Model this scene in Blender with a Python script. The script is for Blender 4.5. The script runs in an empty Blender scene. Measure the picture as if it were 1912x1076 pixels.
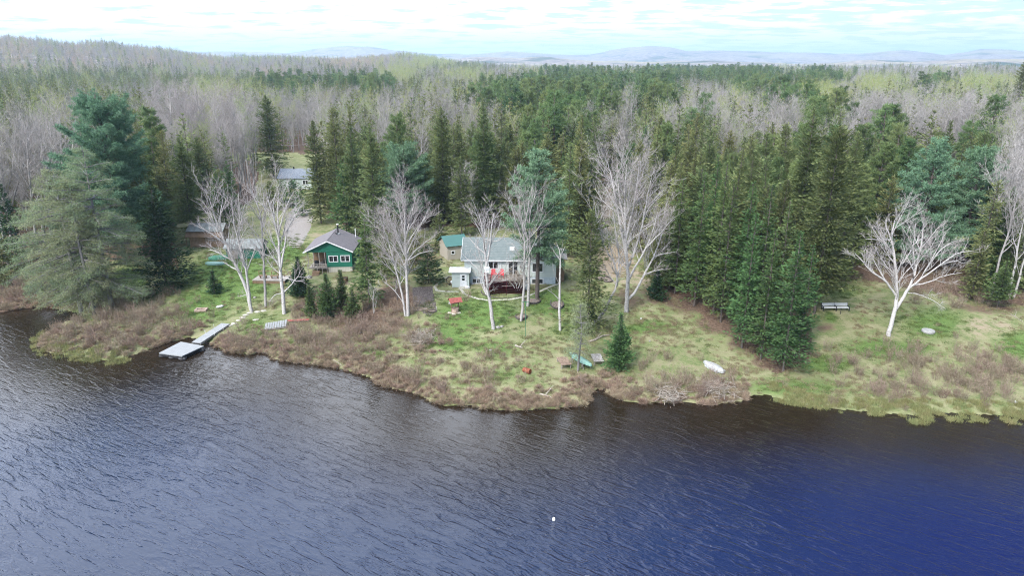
import bpy, math, random
import numpy as np
from mathutils import Vector, Matrix

# ------------------------------------------------------------------ camera, sky, sun
SC = bpy.context.scene
R = math.radians
PITCH = R(17.9); FPX = 1300.0; CAMZ = 34.0
cam = bpy.data.objects.new("camera", bpy.data.cameras.new("camera"))
SC.collection.objects.link(cam); SC.camera = cam
cam.location = (0, 0, CAMZ); cam.rotation_euler = (math.pi/2 - PITCH, 0, 0)
cam.data.sensor_width = 36; cam.data.lens = FPX/1912*36
cam.data.clip_start = 0.5; cam.data.clip_end = 60000
SC.view_settings.view_transform = 'Standard'; SC.view_settings.look = 'None'
SC.view_settings.exposure = 0.74; SC.view_settings.gamma = 1
SC.cycles.use_denoising = True; SC.cycles.denoising_prefilter = 'NONE'; SC.cycles.pixel_filter_type = 'BLACKMAN_HARRIS'; SC.cycles.filter_width = 1.1
SC.cycles.sample_clamp_direct = 4.0; SC.cycles.sample_clamp_indirect = 3.0
SUN_EL, SUN_AZ = 44.0, 212.0      # azimuth clockwise from +Y
wd = bpy.data.worlds.new("World"); SC.world = wd; wd.use_nodes = True
def world_nodes():
    nt = wd.node_tree; nt.nodes.clear(); N = nt.nodes.new; L = nt.links.new
    out = N('ShaderNodeOutputWorld'); bg = N('ShaderNodeBackground'); bg.inputs['Strength'].default_value = 0.1
    sky = N('ShaderNodeTexSky'); sky.sky_type = 'NISHITA'; sky.sun_disc = False
    sky.sun_elevation = R(SUN_EL); sky.sun_rotation = R(SUN_AZ); sky.air_density = 1.0; sky.dust_density = 0.6; sky.ozone_density = 1.6
    tc = N('ShaderNodeTexCoord'); sep = N('ShaderNodeSeparateXYZ'); L(tc.outputs['Generated'], sep.inputs[0])
    def M(op, a, b=None, c=None, clamp=False):
        m = N('ShaderNodeMath'); m.operation = op; m.use_clamp = clamp
        for i, v in enumerate((a, b, c)):
            if v is None: continue
            if isinstance(v, (int, float)): m.inputs[i].default_value = v
            else: L(v, m.inputs[i])
        return m.outputs[0]
    z = M('ADD', M('MAXIMUM', sep.outputs[2], 0.0), 0.07)
    cx = M('DIVIDE', sep.outputs[0], z); cy = M('DIVIDE', sep.outputs[1], z)
    com = N('ShaderNodeCombineXYZ'); L(cx, com.inputs[0]); L(cy, com.inputs[1])
    nz = N('ShaderNodeTexNoise'); nz.inputs['Scale'].default_value = 2.0; nz.inputs['Detail'].default_value = 7; nz.inputs['Roughness'].default_value = 0.58
    mp = N('ShaderNodeMapping'); mp.inputs['Scale'].default_value = (1.0, 1.15, 1); L(com.outputs[0], mp.inputs[0]); L(mp.outputs[0], nz.inputs['Vector'])
    # the cloud sheet thins out to the right and overhead, where the lake mirrors clear blue
    az = M('ARCTAN2', sep.outputs[0], sep.outputs[1])
    el = M('MAXIMUM', sep.outputs[2], 0.0)
    low = M('SUBTRACT', 1.0, M('DIVIDE', el, 0.30), clamp=True)                 # 1 at the horizon
    side = M('MULTIPLY', M('SUBTRACT', 0.14, az), 0.8)                       # + on the left
    side = M('MINIMUM', M('MAXIMUM', side, -0.30), 0.24)
    hi = M('SUBTRACT', 1.0, low)
    bias = M('ADD', M('MULTIPLY', low, 0.055), M('MULTIPLY', hi, side))
    m = M('ADD', nz.outputs[0], bias)
    rmp = N('ShaderNodeMapRange'); rmp.interpolation_type = 'SMOOTHSTEP'
    rmp.inputs[1].default_value = 0.44; rmp.inputs[2].default_value = 0.58; L(m, rmp.inputs[0])
    hz = N('ShaderNodeMapRange'); hz.inputs[1].default_value = 0.0; hz.inputs[2].default_value = 0.13; hz.inputs[3].default_value = 0.95; hz.inputs[4].default_value = 0.0
    L(sep.outputs[2], hz.inputs[0])
    mx0 = N('ShaderNodeMixRGB'); L(hz.outputs[0], mx0.inputs[0]); L(sky.outputs[0], mx0.inputs[1]); mx0.inputs[2].default_value = (4.3, 5.3, 5.8, 1)
    mx = N('ShaderNodeMixRGB'); L(M('MULTIPLY', rmp.outputs[0], 0.92), mx.inputs[0]); L(mx0.outputs[0], mx.inputs[1])
    cl = N('ShaderNodeMixRGB'); cl.inputs[1].default_value = (6.3, 6.4, 6.5, 1); cl.inputs[2].default_value = (26.0, 27.8, 31.5, 1); L(hi, cl.inputs[0]); L(cl.outputs[0], mx.inputs[2])
    L(mx.outputs[0], bg.inputs[0]); L(bg.outputs[0], out.inputs[0])
world_nodes()
sl = bpy.data.lights.new("sun", 'SUN'); sl.energy = 3.0; sl.angle = R(9); sl.color = (1, .95, .88)
sun = bpy.data.objects.new("sun", sl); SC.collection.objects.link(sun)
_sd = Vector((math.sin(R(SUN_AZ))*math.cos(R(SUN_EL)), math.cos(R(SUN_AZ))*math.cos(R(SUN_EL)), math.sin(R(SUN_EL))))
sun.rotation_euler = _sd.to_track_quat('Z', 'Y').to_euler()

# ------------------------------------------------------------------ measuring the place
ST, CT = math.sin(PITCH), math.cos(PITCH)
def ray(px, py):
    a, b = px-956.0, 538.0-py
    return a, b*ST+FPX*CT, b*CT-FPX*ST
def at(px, py, z=0.0):                       # where the sight line through a photo pixel meets height z
    a, b, c = ray(px, py); t = (z-CAMZ)/c
    return np.array((a*t, b*t, z))
def atY(px, py, Y):                          # ... or the upright plane at depth Y
    a, b, c = ray(px, py); t = Y/b
    return np.array((a*t, Y, CAMZ+c*t))
def proj(x, y, z):
    x = np.asarray(x, float); y = np.asarray(y, float); z = np.asarray(z, float)-CAMZ
    f = y*CT-z*ST; u = y*ST+z*CT
    f = np.maximum(f, 1e-3)
    return 956+FPX*x/f, 538-FPX*u/f

def vnoise(x, y, seed=0):
    x = np.asarray(x, float); y = np.asarray(y, float)
    xi = np.floor(x).astype(np.int64); yi = np.floor(y).astype(np.int64)
    fx = x-xi; fy = y-yi; fx = fx*fx*(3-2*fx); fy = fy*fy*(3-2*fy)
    def h(a, b):
        v = (a*374761393+b*668265263+seed*974634777) & 0xffffffff
        v = ((v ^ (v >> 13))*1274126177) & 0xffffffff
        return ((v ^ (v >> 16)) & 0xffff)/65535.0
    return (h(xi, yi)*(1-fx)+h(xi+1, yi)*fx)*(1-fy)+(h(xi, yi+1)*(1-fx)+h(xi+1, yi+1)*fx)*fy
def fbm(x, y, seed=0, o=4):
    s = 0; a = .5; t = 0
    for i in range(o):
        s = s+a*vnoise(x*2**i, y*2**i, seed+i*17); t += a; a *= .5
    return s/t
def sstep(a, b, x):
    t = np.clip((x-a)/(b-a), 0, 1); return t*t*(3-2*t)

SHORE_PX = [(-900,640),(-400,600),(-150,588),(0,583),(45,577),(80,573),(150,585),(166,591),(120,602),(108,610),(95,622),(78,636),(74,648),(95,660),(150,668),
 (200,674),(235,668),(270,656),(300,644),(330,636),(352,630),(375,634),(400,646),(425,657),(470,663),(482,657),(500,660),(510,671),(560,678),(620,684),(655,694),(700,708),(716,722),(750,729),
 (780,735),(800,748),(830,758),(880,757),(905,764),(960,767),(1040,763),(1085,757),(1102,750),(1098,737),(1108,728),(1130,727),(1140,738),(1165,749),(1200,754),
 (1260,751),(1330,756),(1385,750),(1400,739),(1432,738),(1470,750),(1530,762),(1600,768),(1700,776),(1740,770),(1800,773),(1912,778),(2150,792),(2700,830)]
SHORE = np.array([at(x, y, 0)[:2] for x, y in SHORE_PX])
def inside_land(x, y):
    poly = np.vstack([SHORE, [[40000, SHORE[-1][1]], [40000, 60000], [-40000, 60000], [-40000, SHORE[0][1]]]])
    ins = np.zeros(x.shape, bool)
    for i in range(len(poly)):
        x1, y1 = poly[i]; x2, y2 = poly[(i+1) % len(poly)]
        c = ((y1 > y) != (y2 > y))
        with np.errstate(divide='ignore', invalid='ignore'):
            ins ^= c & (x < (x2-x1)*(y-y1)/(y2-y1+1e-12)+x1)
    return ins
def shore_dist(x, y):
    d = np.full(x.shape, 1e9)
    for i in range(len(SHORE)-1):
        a = SHORE[i]; b = SHORE[i+1]; ab = b-a; L2 = ab@ab
        t = np.clip(((x-a[0])*ab[0]+(y-a[1])*ab[1])/L2, 0, 1)
        d = np.minimum(d, np.hypot(x-a[0]-t*ab[0], y-a[1]-t*ab[1]))
    return np.where(inside_land(x, y), d, -d)

def tab(az, pts):                             # skyline height table: photo column -> photo row
    return np.interp(az, [p[0] for p in pts], [p[1] for p in pts])
SKY1 = [(-600,69),(0,75),(60,78),(140,83),(220,83),(300,91),(370,101),(420,102),(500,100),(600,103),(700,101),(770,100),(800,106),(850,111),(900,116),(1000,120),(2500,122)]
SKY2 = [(-600,90),(300,98),(540,99),(600,92),(650,87),(690,88),(740,95),(800,101),(870,101),(950,97),(1000,99),(1050,103),(1100,101),(1130,97),(1170,89),(1210,86),(1250,89),(1280,96),
        (1340,96),(1440,100),(1600,101),(1680,96),(1730,100),(1760,104),(1820,97),(1880,98),(1912,101),(2500,95)]
SKY3 = [(-600,112),(820,109),(880,104),(950,103),(1010,104),(1070,107),(1130,112),(1250,111),(1330,109),(1400,113),(1500,114),(1600,109),(1700,111),(1800,108),(2500,108)]
def height(x, y):
    x = np.asarray(x, float); y = np.asarray(y, float); sh = x.shape; x = x.ravel(); y = y.ravel()
    d = np.full(x.shape, 400.0); near = (y < 260)
    d[near] = shore_dist(x[near], y[near])
    r = np.hypot(x, y)
    h = np.where(d > 0, 0.12+0.35*sstep(0, 2.0, d)+2.5*sstep(1, 28, d), np.maximum(-2.5, -0.1+0.35*d))
    h = h+np.where(d > 2, 0.5*(fbm(x/14, y/14, 3)-.5)*sstep(2, 14, d), 0)
    h = h+1.5*sstep(150, 500, r)+14*(fbm(x/420, y/420, 5)-.5)*sstep(250, 900, r)
    col = 956+1366*np.where(y > 1, x/np.maximum(y, 1), 0)
    def ridge(pts, D, w0, w1, tree, rough):
        top = CAMZ+D*(118-tab(col, pts))/1366*1.0-tree
        top = top+rough*(fbm(col/60, r/900, 11)-.5)
        prof = sstep(D-w0, D, r)*(1-.75*sstep(D, D+w1, r))
        return np.maximum(0, top-4)*prof
    h1 = ridge(SKY1, 1750, 1150, 700, 20, 10); h3 = ridge(SKY3, 3600, 1400, 900, 10, 16); h2 = ridge(SKY2, 7500, 2600, 2500, 4, 26)
    h = h+np.maximum(np.maximum(h1*(r < 3000), h3), h2)
    return h.reshape(sh)
def hz(x, y): return float(height(np.array([x]), np.array([y]))[0])
def ground(px, py):                           # point of the terrain seen at a photo pixel
    z = 2.0
    for _ in range(12):
        p = at(px, py, z); z = .5*z+.5*hz(p[0], p[1])
    p = at(px, py, z); return np.array((p[0], p[1], hz(p[0], p[1])))

# ------------------------------------------------------------------ object helpers
def link(o, parent=None):
    SC.collection.objects.link(o)
    if parent is not None: o.parent = parent
    return o
def tag(o, label=None, cat=None, group=None, kind=None):
    for k, v in (('label', label), ('category', cat), ('group', group), ('kind', kind)):
        if v: o[k] = v
    return o
def empty(name, loc, rz=0, scale=1.0):
    o = bpy.data.objects.new(name, None); o.empty_display_size = .2
    o.location = loc; o.rotation_euler = (0, 0, rz); o.scale = (scale,)*3 if isinstance(scale, (int, float)) else scale
    return link(o)
def mesh_np(name, V, F, mats, idx=None, smooth=False):
    """V (n,3); F list of (m,k) arrays, k = 3 or 4"""
    me = bpy.data.meshes.new(name); V = np.asarray(V, np.float32)
    me.vertices.add(len(V)); me.vertices.foreach_set('co', V.ravel())
    nl = sum(f.size for f in F); nf = sum(len(f) for f in F)
    me.loops.add(nl); me.polygons.add(nf)
    me.loops.foreach_set('vertex_index', np.concatenate([f.ravel() for f in F]).astype(np.int32))
    tot = np.concatenate([np.full(len(f), f.shape[1]) for f in F]).astype(np.int32)
    st = np.concatenate([[0], np.cumsum(tot)[:-1]]).astype(np.int32)
    me.polygons.foreach_set('loop_start', st)
    try: me.polygons.foreach_set('loop_total', tot)
    except Exception: pass
    for m in (mats if isinstance(mats, (list, tuple)) else [mats]): me.materials.append(m)
    if idx is not None: me.polygons.foreach_set('material_index', np.asarray(idx, np.int32))
    if smooth: me.polygons.foreach_set('use_smooth', np.ones(nf, bool))
    me.update(calc_edges=True); return me
class MB:
    def __init__(s): s.v = []; s.f = []
    def add(s, vs, fs):
        b = len(s.v); s.v += [tuple(v) for v in vs]; s.f += [tuple(i+b for i in f) for f in fs]; return s
    def box(s, x0, x1, y0, y1, z0, z1):
        return s.add([(x0,y0,z0),(x1,y0,z0),(x1,y1,z0),(x0,y1,z0),(x0,y0,z1),(x1,y0,z1),(x1,y1,z1),(x0,y1,z1)],
                     [(0,3,2,1),(4,5,6,7),(0,1,5,4),(1,2,6,5),(2,3,7,6),(3,0,4,7)])
    def slab(s, quad, t):                      # quad in space given thickness t (downwards)
        q = [Vector(p) for p in quad]; n = (q[1]-q[0]).cross(q[2]-q[0]).normalized()*t
        return s.add([*q, *[p-n for p in q]], [(0,1,2,3),(7,6,5,4),(0,4,5,1),(1,5,6,2),(2,6,7,3),(3,7,4,0)])
    def bar(s, a, b, w, h=None):
        a = Vector(a); b = Vector(b); h = h or w; d = (b-a).normalized()
        up = Vector((0,0,1)) if abs(d.z) < .95 else Vector((0,1,0))
        r = d.cross(up).normalized()*(w/2); u = r.cross(d).normalized()*(h/2)
        vs = [p+i*r+j*u for p in (a, b) for i, j in ((-1,-1),(1,-1),(1,1),(-1,1))]
        return s.add(vs, [(0,1,2,3),(7,6,5,4),(0,4,5,1),(1,5,6,2),(2,6,7,3),(3,7,4,0)])
    def tube(s, pts, rs, n=8, cap=True):
        pts = [Vector(p) for p in pts]; rings = []
        for i, p in enumerate(pts):
            d = (pts[min(i+1, len(pts)-1)]-pts[max(i-1, 0)]).normalized()
            up = Vector((0,0,1)) if abs(d.z) < .9 else Vector((1,0,0))
            r = d.cross(up).normalized(); u = r.cross(d)
            rad = rs[i] if isinstance(rs, (list, tuple)) else rs
            rings.append([p+rad*(math.cos(2*math.pi*k/n)*r+math.sin(2*math.pi*k/n)*u) for k in range(n)])
        vs = [v for r_ in rings for v in r_]; fs = []
        for i in range(len(pts)-1):
            for k in range(n): fs.append((i*n+k, i*n+(k+1) % n, (i+1)*n+(k+1) % n, (i+1)*n+k))
        if cap: fs += [tuple(range(n))[::-1], tuple((len(pts)-1)*n+k for k in range(n))]
        return s.add(vs, fs)
    def lathe(s, prof, n=16, c=(0,0,0)):
        vs = [(c[0]+r*math.cos(2*math.pi*k/n), c[1]+r*math.sin(2*math.pi*k/n), c[2]+z) for r, z in prof for k in range(n)]
        fs = [(i*n+k, i*n+(k+1) % n, (i+1)*n+(k+1) % n, (i+1)*n+k) for i in range(len(prof)-1) for k in range(n)]
        fs += [tuple(range(n))[::-1], tuple((len(prof)-1)*n+k for k in range(n))]
        return s.add(vs, fs)
    def rock(s, c, sx, sy, sz, seed=0, n=9, m=6):
        rn = random.Random(seed); vs = []; fs = []
        for i in range(m+1):
            th = math.pi*i/m
            for k in range(n):
                q = 1+rn.uniform(-.16, .16)
                vs.append((c[0]+sx*q*math.sin(th)*math.cos(2*math.pi*k/n), c[1]+sy*q*math.sin(th)*math.sin(2*math.pi*k/n), c[2]+sz*q*math.cos(th)))
        for i in range(m):
            for k in range(n): fs.append((i*n+k, (i+1)*n+k, (i+1)*n+(k+1) % n, i*n+(k+1) % n))
        return s.add(vs, fs)
    def build(s, name, mat, parent=None, bevel=0, smooth=False, label=None):
        me = bpy.data.meshes.new(name); me.from_pydata(s.v, [], s.f); me.materials.append(mat); me.update()
        if smooth: me.polygons.foreach_set('use_smooth', np.ones(len(me.polygons), bool))
        o = bpy.data.objects.new(name, me)
        if bevel:
            m = o.modifiers.new('bevel', 'BEVEL'); m.width = bevel; m.segments = 2; m.limit_method = 'ANGLE'
        if label: o['label'] = label
        return link(o, parent)
def copy_tree(o, parent=None):
    c = o.copy(); link(c, parent)
    for ch in list(o.children): copy_tree(ch, c)
    return c

# ------------------------------------------------------------------ materials
def newmat(name):
    m = bpy.data.materials.new(name); m.use_nodes = True; m.node_tree.nodes.clear(); return m
class NT:
    def __init__(s, m): s.t = m.node_tree; s.out = s.t.nodes.new('ShaderNodeOutputMaterial')
    def n(s, ty, **kw):
        x = s.t.nodes.new('ShaderNode'+ty)
        for k, v in kw.items():
            if k in x.inputs: 
                if hasattr(v, 'is_linked') or isinstance(v, bpy.types.NodeSocket): s.t.links.new(v, x.inputs[k])
                else: x.inputs[k].default_value = v
            else: setattr(x, k, v)
        return x
    def l(s, a, b): s.t.links.new(a, b)
    def math(s, op, a, b=0.0, clamp=False):
        x = s.t.nodes.new('ShaderNodeMath'); x.operation = op; x.use_clamp = clamp
        for i, v in enumerate((a, b)):
            if isinstance(v, (int, float)): x.inputs[i].default_value = v
            else: s.l(v, x.inputs[i])
        return x.outputs[0]
    def mix(s, f, a, b, mode='MIX'):
        x = s.t.nodes.new('ShaderNodeMixRGB'); x.blend_type = mode
        for i, v in enumerate((f, a, b)):
            if isinstance(v, (int, float)): x.inputs[i].default_value = v
            elif isinstance(v, tuple): x.inputs[i].default_value = (*v[:3], 1)
            else: s.l(v, x.inputs[i])
        return x.outputs[0]
    def ramp(s, f, lo, hi):
        x = s.n('MapRange', interpolation_type='SMOOTHSTEP'); x.inputs[1].default_value = lo; x.inputs[2].default_value = hi; s.l(f, x.inputs[0]); return x.outputs[0]
    def noise(s, vec, scale, detail=4, rough=.55, dist=0):
        x = s.n('TexNoise', Scale=scale, Detail=detail, Roughness=rough, Distortion=dist); s.l(vec, x.inputs['Vector']); return x
def leafmat(name, dark, light, transl=.25, treevar=.5, back=None, island=.55):
    m = newmat(name); t = NT(m)
    geo = t.n('NewGeometry'); oi = t.n('ObjectInfo')
    f = t.math('ADD', t.math('MULTIPLY', geo.outputs['Random Per Island'], island), t.math('MULTIPLY', oi.outputs['Random'], treevar), clamp=True)
    col = t.mix(f, dark, light)
    hs = t.n('HueSaturation'); t.l(col, hs.inputs['Color'])
    t.l(t.math('ADD', .468, t.math('MULTIPLY', t.math('FRACT', t.math('MULTIPLY', oi.outputs['Random'], 7.31)), .055)), hs.inputs['Hue']) if treevar else None
    d = t.n('BsdfDiffuse'); t.l(hs.outputs[0], d.inputs[0]); tr = t.n('BsdfTranslucent'); t.l(hs.outputs[0], tr.inputs[0])
    mx = t.n('MixShader'); mx.inputs[0].default_value = transl; t.l(d.outputs[0], mx.inputs[1]); t.l(tr.outputs[0], mx.inputs[2])
    t.l(mx.outputs[0], t.out.inputs[0]); return m
def plain(name, col, col2=None, scale=3.0, rough=.8, spec=.2, stretch=(1,1,1), bump=0, metal=0, detail=5, lo=.35, hi=.65, bscale=None):
    m = newmat(name); t = NT(m); tc = t.n('TexCoord'); mp = t.n('Mapping'); mp.inputs['Scale'].default_value = stretch; t.l(tc.outputs['Object'], mp.inputs[0])
    nz = t.noise(mp.outputs[0], scale, detail)
    p = t.n('BsdfPrincipled', Roughness=rough, Metallic=metal); p.inputs['Specular IOR Level'].default_value = spec
    t.l(t.mix(t.ramp(nz.outputs[0], lo, hi), col, col2 or tuple(c*.75 for c in col)), p.inputs['Base Color'])
    if bump:
        b = t.n('Bump', Strength=bump, Distance=.03); t.l(nz.outputs[0], b.inputs['Height']); t.l(b.outputs[0], p.inputs['Normal'])
    t.l(p.outputs[0], t.out.inputs[0]); return m
def lined(name, col, dark, pitch, axis=2, rough=.7, spec=.25, width=.12, noise_amt=.25):
    """boards, siding or shingles: fine dark lines every `pitch` metres along one object axis"""
    m = newmat(name); t = NT(m); tc = t.n('TexCoord'); sp = t.n('SeparateXYZ'); t.l(tc.outputs['Object'], sp.inputs[0])
    fr = t.math('FRACT', t.math('DIVIDE', sp.outputs[axis], pitch)); ln = t.math('LESS_THAN', fr, width)
    nz = t.noise(tc.outputs['Object'], 2.2, 6, .65)
    c = t.mix(t.math('MULTIPLY', t.ramp(nz.outputs[0], .3, .75), noise_amt), col, dark)
    c = t.mix(t.math('MULTIPLY', ln, .75), c, dark)
    p = t.n('BsdfPrincipled', Roughness=rough); p.inputs['Specular IOR Level'].default_value = spec
    t.l(c, p.inputs['Base Color']); t.l(p.outputs[0], t.out.inputs[0]); return m
def barkmat(name, pale, dark, scale=3.0, lo=.52, hi=.66, sz=(1,1,.35)):
    m = newmat(name); t = NT(m); tc = t.n('TexCoord'); mp = t.n('Mapping'); mp.inputs['Scale'].default_value = sz; t.l(tc.outputs['Object'], mp.inputs[0])
    nz = t.noise(mp.outputs[0], scale, 6, .7); oi = t.n('ObjectInfo')
    c = t.mix(t.ramp(nz.outputs[0], lo, hi), pale, dark)
    c = t.mix(t.math('MULTIPLY', oi.outputs['Random'], .35), c, dark)
    p = t.n('BsdfPrincipled', Roughness=.85); p.inputs['Specular IOR Level'].default_value = .15
    t.l(c, p.inputs['Base Color']); t.l(p.outputs[0], t.out.inputs[0]); return m
def glassmat(name):
    m = newmat(name); t = NT(m); tc = t.n('TexCoord'); nz = t.noise(tc.outputs['Object'], 1.6, 3)
    p = t.n('BsdfPrincipled', Roughness=.06); p.inputs['Specular IOR Level'].default_value = .6
    t.l(t.mix(t.ramp(nz.outputs[0], .45, .65), (.012,.014,.016), (.06,.06,.06)), p.inputs['Base Color']); t.l(p.outputs[0], t.out.inputs[0]); return m
MT = dict(
 spruce=leafmat('spruce_needles', (.062,.092,.036), (.240,.270,.115), transl=.34),
 fir=leafmat('fir_needles', (.046,.094,.036), (.155,.235,.090), treevar=.35, transl=.32),
 darkfir=leafmat('dark_fir_needles', (.026,.052,.026), (.078,.125,.058), treevar=.2),
 pine=leafmat('white_pine_needles', (.080,.165,.095), (.245,.380,.235), treevar=.3, transl=.32),
 gpine=leafmat('green_pine_needles', (.048,.088,.034), (.190,.260,.105), treevar=.8, island=.35, transl=.32),
 larch=leafmat('larch_needles', (.175,.220,.120), (.330,.385,.225), treevar=.2, transl=.4),
 bud=leafmat('budding_leaves', (.20,.25,.07), (.38,.42,.16), treevar=.4, transl=.4),
 twig=leafmat('fine_twigs', (.168,.156,.146), (.350,.332,.312), transl=0, treevar=.5),
 wtwig=leafmat('birch_twigs', (.250,.218,.208), (.430,.395,.380), transl=0, treevar=.3),
 maple=leafmat('maple_buds', (.26,.20,.13), (.48,.40,.26), transl=.3, treevar=.5),
 birch=barkmat('birch_bark', (.455,.435,.42), (.10,.09,.085), 6, .50, .66, (1,1,1.8)),
 gbark=barkmat('grey_bark', (.36,.34,.325), (.16,.145,.14)),
 bark=barkmat('conifer_bark', (.12,.10,.09), (.05,.04,.035)),
 greybark=barkmat('larch_bark', (.21,.20,.20), (.09,.08,.08)),
 brush=leafmat('brush_twigs', (.165,.125,.090), (.330,.270,.205), transl=.1, treevar=.5),
 gale=leafmat('low_brush_twigs', (.185,.135,.095), (.430,.350,.250), transl=.25, treevar=.6),
 marsh=leafmat('marsh_grass_blades', (.150,.165,.065), (.350,.350,.165), transl=.3, treevar=.4),
 dry=leafmat('dry_grass_blades', (.17,.15,.085), (.36,.32,.19), transl=.3, treevar=.4),
 lawn=leafmat('lawn_blades', (.065,.110,.032), (.160,.205,.075), transl=.3, treevar=.6),
)
# ------------------------------------------------------------------ ground, one sheet out to the hills
def blobs(px, py, lst):
    w = np.zeros(px.shape)
    for cx, cy, rx, ry, a in lst:
        w = np.maximum(w, a*np.exp(-(((px-cx)/rx)**2+((py-cy)/ry)**2)**1.3))
    return w
def in_poly(px, py, poly):
    ins = np.zeros(px.shape, bool)
    for i in range(len(poly)):
        x1, y1 = poly[i]; x2, y2 = poly[(i+1) % len(poly)]
        c = ((y1 > py) != (y2 > py)); ins ^= c & (px < (x2-x1)*(py-y1)/(y2-y1+1e-9)+x1)
    return ins
CLEAR = [(-500,500),(0,500),(280,480),(335,505),(322,440),(328,402),(440,392),(475,370),(485,300),(390,303),(390,284),(600,286),(612,330),(603,395),(640,420),(672,440),(690,440),(815,425),(1050,425),(1062,480),(1105,430),(1118,345),(1150,345),(1165,430),(1232,490),(1240,545),(1300,575),(1450,700),(1515,680),(1512,535),(1600,520),(1810,555),(1912,568),(2600,600),(2600,1100),(-500,1100)]
GREEN = [(430,520,95,55,1),(385,565,60,40,1),(350,590,30,30,.8),(475,605,50,25,.6),(520,650,45,25,.5),(520,470,60,30,.9),(885,585,90,40,1),(845,630,50,35,.9),(925,650,50,20,.7),(1025,565,60,28,.9),(950,700,60,25,.5),
 (1060,610,40,30,.6),(1210,610,60,14,.9),(1180,660,60,20,.45),(1570,545,60,14,.6),(1545,590,18,12,.9),(1655,652,90,18,1),(1745,605,70,32,.8),(1912,645,60,28,.9),(1540,680,60,22,.8),(1480,725,120,20,.7),(1690,590,60,30,.4),(240,520,40,20,.9),
 (340,520,40,40,.6),(460,297,70,12,.45),(560,310,50,14,.3),(1130,450,20,10,.5),(700,660,30,12,.6),(620,590,40,14,.4),(1330,640,50,40,.35),(1000,640,60,20,.35)]
LITTER = [(1300,560,70,30,1),(1350,600,50,30,1),(1400,640,45,26,1),(1440,675,36,20,.9),(1240,545,60,25,.9),(1180,560,50,25,.6),(680,600,90,30,.9),(740,560,50,40,.9),(600,570,60,40,.8),(790,480,40,40,.8),(30,560,120,40,1),(200,620,150,40,.5),(1290,660,120,40,.35),
 (1200,700,80,24,.4),(790,650,30,18,.6),(1850,575,90,16,.7),(1250,690,60,20,.3),(1540,610,30,14,.6),(600,640,120,30,.5)]
SANDY = [(1145,490,45,40,1),(1130,380,20,60,.9),(1190,520,60,25,.6),(1840,610,90,24,.55),(600,440,50,14,.5),(640,525,50,16,.4),(930,625,60,16,.35),(430,400,60,14,.35)]
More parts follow.
